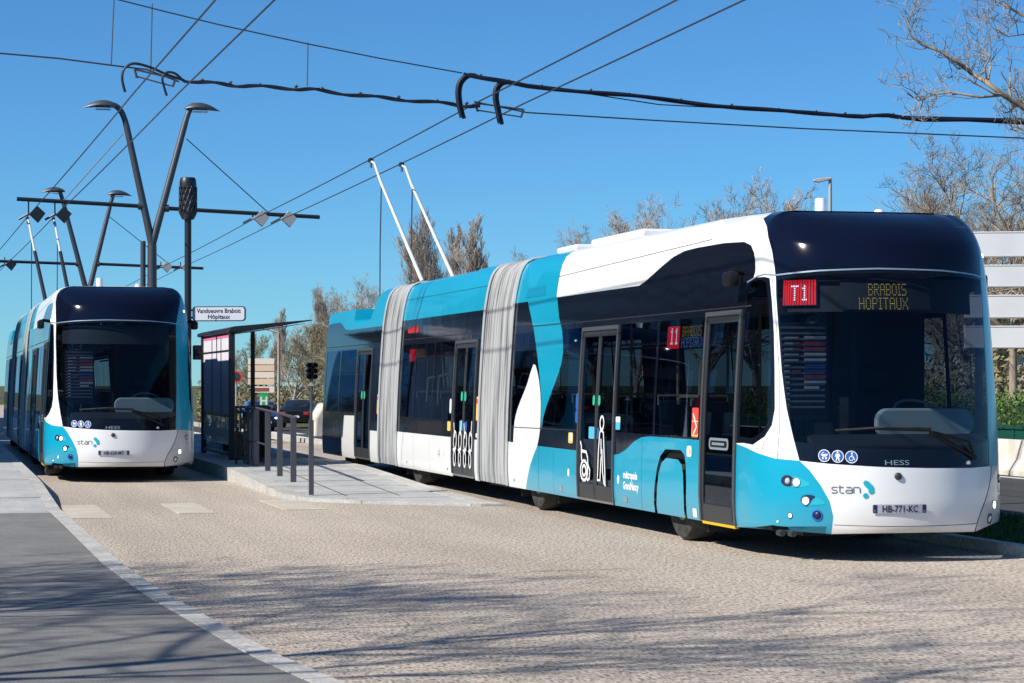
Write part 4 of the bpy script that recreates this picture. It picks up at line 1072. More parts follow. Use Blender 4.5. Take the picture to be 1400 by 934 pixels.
# kerb stones round the platform edge
mb = MB()
def kerb_run(f, inner):
    y = 29.02
    while y < 80:
        vs = []
        for yy in (y, y + .985):
            x = f(yy); z = pz(yy) + .006
            vs += [(x, yy, -.05), (x, yy, z), (x + inner, yy, z), (x + inner, yy, -.05)]
        mb.add(vs, [(0, 1, 2, 3), (7, 6, 5, 4)] + [(k, k + 4, k + 5, k + 1) for k in range(3)]); y += 1.0
kerb_run(lambda y: min(px0(y), px1(y) - .3) - .012, .26); kerb_run(lambda y: px1(y) + .012, -.26)
tag(mb.build('platform_kerb', M['kerb']), kind='structure')
mb = MB()
for y in [30.6, 31.8, 33.0, 34.2, 35.4, 36.6, 37.8, 39, 40.2, 41.4, 43, 44.5, 46]:
    mb.add([(px0(y) + .26, y, pz(y) + .004), (px1(y) - .27, y, pz(y) + .004), (px1(y) - .27, y + .022, pz(y + .022) + .004), (px0(y) + .26, y + .022, pz(y + .022) + .004)], [(0, 1, 2, 3)])
for x in (5.55, 6.3):
    for i in range(len(ys) - 1):
        if ys[i] < 30.9 or ys[i] > 50: continue
        mb.add([(x, ys[i], pz(ys[i]) + .0045), (x + .02, ys[i], pz(ys[i]) + .0045), (x + .02, ys[i + 1], pz(ys[i + 1]) + .0045), (x, ys[i + 1], pz(ys[i + 1]) + .0045)], [(0, 1, 2, 3)])
tag(mb.build('platform_joint', M['joint']), kind='structure')
mb = MB(); mb.box(6.55, 6.85, 38.2, 60, .2, .226); tag(mb.build('platform_warning_strip', M['slab']), kind='structure')

# grass on the verge (uncountable blades)
rnd = random.Random(2); mb = MB(); vs = []; fs = []
for i in range(26000):
    x = rnd.uniform(KX + .18, 12.3); y = 14 + rnd.random() ** 1.4 * 26; h = rnd.uniform(.03, .085); a = rnd.uniform(0, 2 * pi); w = .009
    dx, dy = cos(a) * w, sin(a) * w; tx, ty = rnd.uniform(-.03, .03), rnd.uniform(-.03, .03); o = len(vs)
    vs += [(x - dx, y - dy, .065), (x + dx, y + dy, .065), (x + tx, y + ty, .065 + h)]; fs.append((o, o + 1, o + 2))
mb.add(vs, fs); tag(mb.build('grass', M['grass']), kind='stuff')

# ------------------------------------------------------------------ buses
bus = make_bus()
bus.location = (8.64, 18.8, 0)
bus['label'] = 'nearer white and teal articulated trolleybus at the right with lit red line number'
bus['group'] = 'articulated trolleybuses at the stop'
def collectors(B, tops, shade):
    """two current collector poles from the roof of the middle section up to the wires"""
    loc = Vector(B.location)
    for sx, top in zip((-.3, .3), tops):
        base = Vector((sx, 20.1, 3.44)); t = Vector(top) - loc
        dvec = (t - base); k = base + dvec * .90; k.z -= .0
        mid = base + dvec * .80 + Vector((0, 0, -.0))
        mb = MB(); mb.tube([base, mid, base + dvec * .93 + Vector((0, -.04, .05)), t + Vector((0, -.02, -.06))], [.040, .030, .026, .024], 8)
        p = mb.build('collector_pole', M['pole_white'], B, smooth=1)
        mb = MB(); mb.box(t.x - .035, t.x + .035, t.y - .10, t.y + .12, t.z - .07, t.z + .0); mb.tube([t + Vector((0, 0, -.05)), t + Vector((0, -.03, -.18))], .022, 6); mb.build('collector_head', M['dark_steel'], p)
        mb = MB(); r0 = base + dvec * .78; r1 = Vector((r0.x, r0.y + .15, 3.0)); mb.tube([r0, (r0 + r1) / 2 + Vector((0, .05, 0)), r1], .012, 4); mb.build('retrieval_rope', M['wire'], p)
        if shade:
            mb = MB(); a = base + dvec * .35; b = base + dvec * .62; mb.tube([base, a, b], [.055, .05, .046], 8); mb.build('pole_sleeve', M['dark_steel'], p, smooth=1)
WZ = 6.08
A_X = .539 * (WZ - H) ** 1 and (WZ - H) / .539; B_X = (WZ - H) / .494
tA = atx(507, 228, A_X); tB = atx(549, 233, B_X)
bus2 = copy_tree(bus)
bus2.location = (2.98, 37.25, 0)
bus2['label'] = 'farther white and teal trolleybus at the left, beside the boarding kerb, seen nearly head-on'
def find(root, name):
    for c in children(root):
        if c.name.split('.')[0] == name: return c
        r = find(c, name)
        if r: return r
pn = find(bus2, 'plate_number'); me_old = pn.data
tmp = skin_text('plate_number', 'HB-620-MT', (-.43 + .075) / 2, .455 + .014, .078, .0155, M['navy_ink'], None, xs=.88, bold=.0012, align='CENTER')
pn.data = tmp.data; D.objects.remove(tmp)
# the far bus carries no lit boards
for c in list(children(bus2)):
    if c.name.split('.')[0] in ('line_display', 'destination_display', 'side_display', 'band_display'):
        for g in children(c): D.objects.remove(g)
        D.objects.remove(c)
tag(bus, label=bus['label'])

# left pair of wires diverges a little from the right pair
def lw(pa, pb, Ya=34.3, Yb=60.4):
    a = Vector(aty(*pa, Ya)); b = Vector(aty(*pb, Yb)); return a, b
C0, C1 = lw((186, 105), (39, 297)); D0, D1 = lw((246, 108), (75, 299))
for p in (C0, C1, D0, D1): p.z = WZ
def along(a, b, Yq): t = (Yq - a.y) / (b.y - a.y); return a + (b - a) * t
collectors(bus, ((A_X, tA[1], WZ - .01), (B_X, tB[1], WZ - .01)), False)
collectors(bus2, (along(C0, C1, 60.9) - Vector((0, 0, .01)), along(D0, D1, 60.9) - Vector((0, 0, .01))), True)
# ------------------------------------------------------------------ masts
def bez(p0, p1, p2, n=10): return [Vector(p0) * (1 - t) ** 2 + Vector(p1) * 2 * t * (1 - t) + Vector(p2) * t * t for t in [i / n for i in range(n + 1)]]
def lamp_mast(name_label, Yp, pbase, pfork, pL, pLb, pR, pRb, barL, barR, hangL, hangR, scale):
    """V shaped double lamp mast with a cross bar carrying the contact wires; pixel arguments are heights/widths read in its own plane Y"""
    f = Vector(aty(*pfork, Yp)); base = Vector((f.x, Yp, .2))
    R = thing('lamp_mast', name_label, 'street lamp', base, 0, 'V shaped lamp masts of the stop')
    o = base
    mb = MB(); mb.tube([Vector((0, 0, 0)), f - o], [.15, .12], 12); pl_ = mb.build('pole', M['mid_steel'], R, smooth=.8)
    mb = MB(); mb.tube([Vector((0, 0, 0)), Vector((0, 0, .25))], .2, 12); mb.build('base_collar', M['mid_steel'], pl_, smooth=.8)
    mb = MB(); mb.tube([Vector((-.24, .0, 0)), Vector((-.24, 0, f.z + .1 - .2))], .07, 8); mb.build('cable_riser', M['mid_steel'], R, smooth=.8)
    for tip, bend, sx in ((pL, pLb, -1), (pR, pRb, 1)):
        t = Vector(aty(*tip, Yp)) - o; b = Vector(aty(*bend, Yp)) - o; f2 = f - o
        low = f2 + (b - f2) * .97
        crv_ = bez(low, b + (b - f2) * .17, t + Vector((-sx * .58, 0, .08)), 10)
        mb = MB(); mb.tube([f2, low] + crv_[1:], [.105, .085] + [.078] * (len(crv_) - 1), 10); mb.build('arm', M['mid_steel'], R, smooth=.9)
        # leaf shaped lamp head
        mb = MB(); L_ = .95; prof = []
        a = crv_[-1] - Vector((sx * .28, 0, .04)); vs = []; n = 9; K = 12
        for i in range(n + 1):
            u = i / n; wv = .24 * math.sin(pi * min(1, u * .96 + .06)) ** .6 * (1 - .35 * u); hv = .17 * math.sin(pi * min(1, u + .05)) ** .7 * (1 - .3 * u)
            for k in range(K):
                th = 2 * pi * k / K; zz_ = hv * sin(th); zz_ = zz_ if zz_ > 0 else zz_ * .35
                vs.append(a + Vector((sx * u * L_, wv * cos(th), zz_ + .05 * math.sin(pi * u) - .05 * u)))
        fs = [(i * K + k, i * K + (k + 1) % K, (i + 1) * K + (k + 1) % K, (i + 1) * K + k) for i in range(n) for k in range(K)] + [tuple(range(K))[::-1], tuple(n * K + k for k in range(K))]
        mb.add(vs, fs); hd = mb.build('lamp_head', M['mid_steel'], R, smooth=.9)
        mb = MB(); mb.box(min(sx * .2, sx * .6) + a.x, max(sx * .2, sx * .6) + a.x, a.y - .1, a.y + .1, a.z - .085, a.z - .06); mb.build('lamp_lens', M['lens'], hd)
    for (p0, p1) in barL, barR:
        a = Vector(aty(*p0, Yp)) - o; b = Vector(aty(*p1, Yp)) - o
        mb = MB(); mb.tube([a, b], .055, 8); bar = mb.build('cross_bar', M['dark_steel'], R, smooth=.9)
        inner = b if abs(b.x) < abs(a.x) else a
        mb = MB()
        mb.tube([inner + Vector((-.06, 0, 0)), inner + Vector((.06, 0, 0))], .1, 8); mb.build('clamp', M['mid_steel'], bar, smooth=.9)
    return R, o
m1, o1 = lamp_mast('taller nearer V shaped double lamp mast rising behind the left bus', 60.4, (208, 385), (208, 335), (117, 147), (172, 168), (297, 152), (254, 165),
                   ((23, 272), (192, 282)), ((228, 285), (437, 297)), None, None, 1)
m2, o2 = lamp_mast('smaller farther V shaped double lamp mast above the left bus roof', 86.2, (120, 400), (120, 405), (57, 263), (86, 275), (178, 268), (150, 283),
                   ((-5, 357), (106, 361)), ((134, 361), (278, 367)), None, None, .7)
# stays from arm to bar
def wire_obj(name, pts, r, label, cat, group=None, mt='wire', n=5):
    mb = MB(); mb.tube(pts, r, n); o = mb.build(name, M[mt], None, smooth=1); return tag(o, label, cat, group)
for R, o, a, b, Yp in ((m1, o1, (255, 190), (367, 291), 60.4), (m2, o2, (149, 296), (236, 365), 86.2), (m1, o1, (168, 183), (85, 276), 60.4)):
    mb = MB(); mb.tube([Vector(aty(*a, Yp)) - o, Vector(aty(*b, Yp)) - o], .014, 4); mb.build('stay_wire', M['wire'], R)

# ------------------------------------------------------------------ overhead line
def sag(a, b, s, n=14): 
    a, b = Vector(a), Vector(b); return [a.lerp(b, i / n) - Vector((0, 0, 4 * s * (i / n) * (1 - i / n))) for i in range(n + 1)]
def contact(a, nm):
    pts = []
    for y0, y1 in ((-8, 34.3), (34.3, 60.4), (60.4, 86.2), (86.2, 112), (112, 138)):
        p, q = Vector(a(y0)), Vector(a(y1)); seg = sag(p, q, .03, 6); pts += seg if not pts else seg[1:]
    wire_obj('contact_wire', pts, .0125, nm, 'overhead wire', 'contact wires over the bus lanes')
contact(lambda y: (A_X, y, WZ), 'left wire of the pair above the nearer trolleybus'); contact(lambda y: (B_X, y, WZ), 'right wire of the pair above the nearer trolleybus')
contact(lambda y: along(C0, C1, y), 'left wire of the pair running above the far left trolleybus'); contact(lambda y: along(D0, D1, y), 'right wire of the pair running above the far left trolleybus')
# insulated hangers between bars and wires
def hanger(p, barz, light, label, d=1):
    R = thing('wire_hanger', label, 'wire hanger', p, 0, 'insulated wire hangers on the cross bars')
    mb = MB(); mb.tube([(0, 0, 0), (0, 0, barz - p[2])], .022, 6); mb.build('rod', M['dark_steel'], R)
    mb = MB()
    vs = [(-.03, -.15, .06), (.03, -.15, .06), (.03, .42, .18), (-.03, .42, .18), (-.03, -.15, .0), (.03, -.15, .0), (.03, .42, -.05), (-.03, .42, -.05)]
    mb = MB(); w = .17
    mb.prism([(.02, .02), (.22, .26), (.44, .06), (.25, -.20)], 1, -.06, .06)
    mb.build('insulator_plate', M['lgrey'] if light else M['dark_steel'], R, bevel=.01)
    mb = MB(); mb.tube([(0, 0, .04), (-.25, .1, -.10)], .03, 6); mb.tube([(0, -.5, .02), (0, .5, .02)], .018, 6); mb.build('clamp_arm', M['lgrey'] if light else M['dark_steel'], R)
def bz(o, px): # bar height at mast 1
    return 0
barR = [Vector(aty(228, 285, 60.4)), Vector(aty(437, 297, 60.4))]; barL = [Vector(aty(23, 272, 60.4)), Vector(aty(192, 282, 60.4))]
hanger((A_X, 60.4, WZ), 6.27, True, 'left light grey hanger on the right half of the near cross bar'); hanger((B_X, 60.4, WZ), 6.25, True, 'right light grey hanger on the right half of the near cross bar')
hanger(tuple(along(C0, C1, 60.4)), 6.48, False, 'left dark hanger at the left end of the near cross bar'); hanger(tuple(along(D0, D1, 60.4)), 6.46, False, 'right dark hanger at the left end of the near cross bar')
hanger((A_X, 86.2, WZ), 6.3, True, 'left light grey hanger on the right half of the far cross bar'); hanger((B_X, 86.2, WZ), 6.3, True, 'right light grey hanger on the right half of the far cross bar')
hanger(tuple(along(C0, C1, 86.2)), 6.4, False, 'left dark hanger on the left half of the far cross bar'); hanger(tuple(along(D0, D1, 86.2)), 6.4, False, 'right dark hanger on the left half of the far cross bar')
# spans across both lanes at Y = 34.3
YS = 34.3
P = lambda x, y, Yq=YS: Vector(aty(x, y, Yq))
def polyl(px, jit=0.0, seed=1):
    r = random.Random(seed); return [P(x, y) + Vector((0, r.uniform(-jit, jit), r.uniform(-jit, jit))) for x, y in px]
wire_obj('span_wire', polyl([(-300, -130), (163, 0), (230, 17), (300, 34), (420, 60), (520, 80), (632, 100)]), .011, 'thin upper span wire sloping down from the top left corner', 'span wire', 'span wires across the lanes')
wire_obj('span_wire', polyl([(-250, 58), (0, 73), (80, 80), (165, 91), (200, 95), (245, 112)]), .013, 'thin span wire entering from the left edge below the top', 'span wire', 'span wires across the lanes')
wire_obj('span_wire', polyl([(648, 139), (720, 154), (900, 165), (1100, 176), (1400, 189), (1700, 196)]), .012, 'thin lower span wire running to the right edge below the black cable', 'span wire', 'span wires across the lanes')
wire_obj('span_wire', polyl([(640, 103), (900, 143), (1160, 157), (1400, 163), (1700, 166)]), .010, 'thin carrier wire running just above the thick black cable', 'span wire', 'span wires across the lanes')
for (a, b, nm) in (((157, -30), (152, 88), 'leftmost vertical dropper near the top left corner'), ((208, 5), (206, 98), 'second vertical dropper from the left'), ((421, 58), (420, 118), 'vertical dropper ending on the twisted cable')):
    wire_obj('dropper_wire', [P(*a), P(*b)], .010, nm, 'dropper wire', 'vertical droppers', 'mid_steel', 4)
def twist(px, r, nm, k=3, amp=.014, cyc=5):
    base = polyl(px); pts = []
    for i in range(len(base) - 1):
        for j in range(8): pts.append(base[i].lerp(base[i + 1], j / 8))
    pts.append(base[-1]); mb = MB(); rr = random.Random(7)
    for s in range(k):
        off = rr.uniform(0, 6)
        mb.tube([p + Vector((0, amp * sin(off + i * cyc * .06 + s * 2.1), amp * cos(off + i * cyc * .06 + s * 2.1))) for i, p in enumerate(pts)], r, 6)
    for i in range(4, len(pts) - 3, 7): mb.tube([pts[i] + Vector((-.02, 0, amp)), pts[i] + Vector((.02, 0, amp + .03))], amp * 1.1, 5)
    return tag(mb.build('feeder_cable', M['cable'], None, smooth=1), nm, 'cable', 'black feeder cables')
twist([(634, 101), (680, 110), (720, 118), (800, 125), (860, 131), (940, 140), (1020, 148), (1090, 154), (1140, 156), (1180, 160), (1215, 158), (1260, 163), (1320, 165), (1400, 167), (1600, 172)], .032, 'thick black twisted cable running from the wires to the right edge')
twist([(252, 110), (300, 115), (340, 118), (400, 121), (440, 124), (500, 132), (560, 137), (620, 143), (656, 146)], .022, 'thinner twisted black cable joining the left and right wire pairs', 2, .02, 9)
def loop(pts, nm, r=.03, n=1):
    c = [P(x, y) for x, y in pts]; out = []
    for i in range(len(c) - 1):
        p0 = c[max(i - 1, 0)]; p1 = c[i]; p2 = c[i + 1]; p3 = c[min(i + 2, len(c) - 1)]
        for j in range(5):
            t = j / 5; out.append(.5 * ((2 * p1) + (p2 - p0) * t + (2 * p0 - 5 * p1 + 4 * p2 - p3) * t * t + (3 * p1 - p0 - 3 * p2 + p3) * t ** 3))
    out.append(c[-1]); mb = MB(); mb.tube(out, r, 6)
    if n > 1: mb.tube([p + Vector((.05, .03, -.01)) for p in out], r, 6)
    tag(mb.build('cable_loop', M['cable'], None, smooth=1), nm, 'cable', 'cable loops feeding the contact wires')
loop([(252, 110), (228, 102), (205, 92), (183, 87), (170, 94), (167, 108), (171, 126)], 'first black loop dropping onto the left wire of the left pair', .022)
loop([(252, 112), (240, 101), (228, 99), (222, 106), (224, 118), (228, 131)], 'second black loop dropping onto the right wire of the left pair', .02)
loop([(650, 103), (638, 103), (628, 112), (625, 126), (627, 145), (631, 161)], 'first black loop dropping onto the left wire of the right pair', .032, 2)
loop([(712, 116), (690, 112), (679, 118), (676, 132), (679, 150), (683, 169)], 'second black loop dropping onto the right wire of the right pair', .032, 2)
for a, b, nm in (((650, 141), (716, 150), 'small crossed bracket holding the right wire pair apart'), ((184, 95), (240, 108), 'small crossed bracket holding the left wire pair apart')):
    mb = MB(); mb.tube([P(*a), P(*b)], .016, 5); mb.tube([P(a[0], a[1]), P(a[0] + 3, a[1] + 12)], .02, 5); mb.tube([P(*b), P(b[0] - 4, b[1] + 11)], .02, 5); mb.tube([P(a[0] + 4, a[1] + 10), P(b[0] - 4, b[1] + 10)], .012, 5)
    tag(mb.build('wire_spreader', M['mid_steel'], None), nm, 'wire bracket', 'wire brackets')

# ------------------------------------------------------------------ stop furniture
# totem with perforated lantern
TY = 43.5; tb = Vector(aty(257, 400, TY)); T = thing('stop_totem', 'tall dark pole topped by a cylindrical perforated lantern beside the left bus', 'stop totem', (tb.x, TY, .2))
top = aty(257, 300, TY)[2] - .2; lt = aty(257, 243, TY)[2] - .2
mb = MB(); mb.lathe([(.066, 0), (.066, top)], (0, 0, 0), 2, 14); mb.build('pole', M['dark_steel'], T, smooth=.8)
mb = MB(); r = .165; h = lt - top
mb.lathe([(.06, top - .01), (r * .7, top), (r, top + .1), (r, top + .13), (.09, top + .13), (.09, lt - .2), (r, lt - .20), (r, lt - .12), (r * .92, lt - .03), (r * .8, lt), (0, lt)], n=24); ln = mb.build('lantern', M['dark_steel'], T, smooth=.8)
mb = MB(); z0, z1 = top + .12, lt - .18; n = 14
for k in range(n):
    for dr in (-1, 1):
        pts = [(r * cos(2 * pi * (k + dr * 2.2 * j / 12) / n), r * sin(2 * pi * (k + dr * 2.2 * j / 12) / n), z0 + (z1 - z0) * j / 12) for j in range(13)]; mb.tube(pts, .013, 4)
mb.build('lattice', M['dark_steel'], ln)
mb = MB(); mb.lathe([(.11, z0), (.11, z1)], n=16); mb.build('diffuser', mat('lantern_core', (.10, .12, .16), .4), ln)
# name sign hung on the totem
sl = Vector(aty(263, 419, TY)); sr = Vector(aty(338, 440, TY)); NS = thing('stop_name_sign', 'white rounded name sign reading Vandoeuvre Brabois Hôpitaux', 'stop sign', (sl.x, TY, sr.z), radians(-24))
w = (sr.x - sl.x) * 1.0; hh = sl.z - sr.z
mb = MB(); mb.prism(rrect(0, w, 0, hh, .07), 1, -.0, .04); mb.build('frame', M['mid_steel'], NS)
mb = MB(); mb.prism(rrect(.02, w - .02, .02, hh - .02, .055), 1, -.006, .01); mb.build('face', M['sign_face'], NS)
def flat_text(body, x, z, size, parent, mt, y=-.009, xs=1.0, bold=0.0, align='CENTER', nm='lettering'):
    v, f = text_geo(body, size, bold, align); mb = MB(); mb.add([(x + a * xs, y, z + b) for a, b in v], f); return mb.build(nm, M[mt], parent)
flat_text('Vandoeuvre Brabois', w / 2, hh * .56, .122, NS, 'navy_ink', xs=.88, bold=.002); flat_text('Hôpitaux', w / 2, hh * .17, .118, NS, 'navy_ink', bold=.002)
mb = MB(); mb.tube([(-.12, .02, hh * .75), (0.02, .02, hh * .75)], .02, 6); mb.tube([(-.12, .02, hh * .25), (0.02, .02, hh * .25)], .02, 6); mb.build('bracket', M['dark_steel'], NS)
mb = MB(); mb.box(-.06, .12, -.10, .12, -.14, .14); mb.tube([(.0, -.1, .0), (.0, -.2, -.02)], .06, 10); sp = mb.build('loudspeaker', M['dark_steel'], None, bevel=.02); sp.location = (tb.x + .16, TY, aty(262, 482, TY)[2]); tag(sp, 'dark loudspeaker box fixed low on the totem pole', 'loudspeaker')
# shelter
SX = 5.26; Y1s, Y2s = 41.4, 46.0; S = thing('bus_shelter', 'dark framed stop shelter with sloping flat roof and grey panel wall', 'bus shelter', (SX, Y1s, .22))
mb = MB(); mb.box(-.04, .06, -.06, .10, 0, 2.40); mb.build('post', M['dark_steel'], S, bevel=.008); mb = MB(); mb.box(-.04, .06, 4.45, 4.6, 0, 2.40); mb.build('post', M['dark_steel'], S, bevel=.008)
mb = MB(); mb.box(.95, 1.03, 4.3, 4.38, 0, 2.5); mb.build('post', M['dark_steel'], S)
mb = MB()
mb.prism([(-.07, 2.38), (-.07, 2.44), (.02, 2.47), (1.44, 2.60), (1.47, 2.585), (.05, 2.36)], 1, -.35, 5.0); rf = mb.build('roof', M['dark_steel'], S, bevel=.006)
mb = MB(); mb.add([(.06, -.2, 2.35), (1.35, -.2, 2.54), (1.35, 4.9, 2.54), (.06, 4.9, 2.35), (.06, -.2, 2.34), (1.35, -.2, 2.53), (1.35, 4.9, 2.53), (.06, 4.9, 2.34)], [(0, 1, 2, 3), (7, 6, 5, 4), (0, 4, 5, 1), (1, 5, 6, 2), (2, 6, 7, 3), (3, 7, 4, 0)]); mb.build('roof_soffit', M['lgrey'], rf)
mb = MB(); mb.box(0, .03, .10, 4.45, .84, 2.28); pw = mb.build('wall_panel', M['poster'], S)
mb = MB(); mb.box(-.004, .034, .10, 4.45, 2.281, 2.37); mb.build('pink_strip', M['pink'], pw)
mb = MB()
for y in (1.5, 2.95): mb.box(-.012, -.002, y, y + .03, .84, 2.28)
mb.box(-.012, -.002, .10, 4.45, 2.02, 2.05); mb.build('panel_joint', M['dark_steel'], pw)
mb = MB(); mb.box(.005, .02, .10, 4.45, .12, .80); mb.build('lower_glass', M['clear_glass'], S)
mb = MB(); mb.box(-.01, .04, .1, 4.45, .79, .84); mb.box(-.01, .04, .1, 4.45, .06, .12); mb.build('rail', M['dark_steel'], S)
mb = MB()
for i in range(4): mb.box(.25 + i * .1, .33 + i * .1, 1.2, 3.6, .42, .46)
for y in (1.5, 3.3): mb.box(.25, .62, y, y + .05, 0, .42)
mb.build('bench', M['dark_steel'], S)
rnd = random.Random(5); mb = MB()
for i in range(60):
    y = .15 + i * .072; hgt = rnd.uniform(.1, .36); mb.box(-.008, .002, y, y + .03, .45 - hgt / 2, .45 + hgt)
mb.build('glass_pattern', M['lgrey'], S)
# black lattice panels and railing along the lane side of the ramp
def lattice(x, y, w, h, label, cat, nm, rot=0):
    R = thing(nm, label, cat, (x, y, pz(y)), rot)
    mb = MB(); mb.box(-w / 2, -w / 2 + .035, -.02, .02, 0, h); mb.box(w / 2 - .035, w / 2, -.02, .02, 0, h); mb.box(-w / 2, w / 2, -.02, .02, h - .04, h); mb.box(-w / 2, w / 2, -.02, .02, .06, .10); mb.build('frame', M['dark_steel'], R)
    mb = MB(); rr = random.Random(int(x * 100)); zz_ = .1
    while zz_ < h - .06:
        xx = -w / 2 + .03
        while xx < w / 2 - .03:
            if rr.random() < .68: a = rr.uniform(.03, .06); mb.prism([(xx, zz_), (xx + a, zz_ + .01), (xx + a * .6, zz_ + .07), (xx - .005, zz_ + .06)], 1, -.01, .01)
            xx += .05
        zz_ += .06
    mb.build('lattice_infill', M['dark_steel'], R)
lattice(5.27, 39.6, .34, 1.02, 'black perforated panel beside the shelter post', 'screen panel', 'screen_panel')
R = thing('litter_bin', 'black perforated litter bin standing behind the railing posts', 'litter bin', (5.62, 39.9, .22))
mb = MB()
for k in range(18):
    t = 2 * pi * k / 18
    mb.tube([(.15 * cos(t), .15 * sin(t), .1), (.15 * cos(t + .25), .15 * sin(t + .25), .5), (.15 * cos(t), .15 * sin(t), .95)], .012, 4); mb.tube([(.15 * cos(t + .3), .15 * sin(t + .3), .1), (.15 * cos(t), .15 * sin(t), .5), (.15 * cos(t + .3), .15 * sin(t + .3), .95)], .010, 4)
mb.build('basket', M['dark_steel'], R)
mb = MB(); mb.lathe([(.0, .02), (.16, .02), (.16, .1)], n=18); mb.build('base', M['dark_steel'], R, smooth=.7); mb = MB(); mb.lathe([(.165, .93), (.165, 1.0), (.10, 1.03), (.1, .98)], n=18); mb.build('rim', M['dark_steel'], R, smooth=.7)
mb = MB(); mb.lathe([(.0, .1), (.12, .1), (.13, .85), (.11, .85)], n=16); mb.build('liner', M['rubber'], R)
pposts = [gp(351.4, 640.5, .19), gp(368.6, 649, .17), gp(386.7, 657.7, .13), (5.26, 33.9, 0)]
RL = thing('railing', 'dark steel railing with flat posts along the ramp edge', 'railing', (5.27, 38.1, 0))
ysr = [38.1, 36.75, 35.4, 34.0]
for y in ysr:
    mb = MB(); mb.box(-.045, .045, y - 38.1 - .012, y - 38.1 + .012, pz(y), pz(y) + .98); mb.build('railing_post', M['mid_steel'], RL, bevel=.004)
mb = MB(); mb.tube([(-.0, 1.4, .22 + .97), (0, .0, pz(38.1) + 1.0), (0, ysr[-1] - 38.1 - .25, pz(34.0) + .99)], .022, 8); mb.build('top_rail', M['mid_steel'], RL, smooth=1)
mb = MB(); mb.tube([(-.0, 1.4, .62), (0, 0, pz(38.1) + .42), (0, -1.3, pz(36.8) + .42)], .014, 6); mb.build('lower_rail', M['mid_steel'], RL, smooth=1)
for y in (39.4, 38.75):
    mb = MB(); mb.tube([(0, y - 38.1 - .22, .22), (0, y - 38.1 - .22, .98), (0, y - 38.1 - .12, 1.12), (0, y - 38.1 + .12, 1.12), (0, y - 38.1 + .22, .98), (0, y - 38.1 + .22, .22)], .026, 8); mb.build('hoop', M['mid_steel'], RL, smooth=1)
# tram style signal on its own post
gpp = gp(425.5, 676.5, .07); SG = thing('signal_post', 'slim dark post with small black lane signal at the end of the railing', 'traffic signal', (gpp[0], gpp[1], .07))
k = 1 / 93.5
mb = MB(); mb.box(-.032, .032, -.03, .03, 0, 1.05); mb.tube([(0, 0, 1.05), (0, 0, 1.62)], .02, 8); mb.build('post', M['mid_steel'], SG)
mb = MB(); hz = H + (HY - 509) * k - .07; mb.box(-.036, .036, -.02, .05, hz - .11, hz + .13); hd = mb.build('signal_head', M['black'], SG, bevel=.01)
for dx in (-.038, .038):
    for dz in (-.068, .012, .092):
        mb = MB(); mb.lathe([(0, .0), (.038, .0), (.038, -.11), (.033, -.11), (.030, -.02), (0, -.02)], (dx * 1.1, 0, hz + dz), 1, 10); mb.build('visor', M['black'], hd)
mb = MB(); mb.prism([(-.045, hz - .20), (.045, hz - .20), (0, hz - .13)], 1, -.02, .0); mb.build('triangle_plate', M['lgrey'], SG)

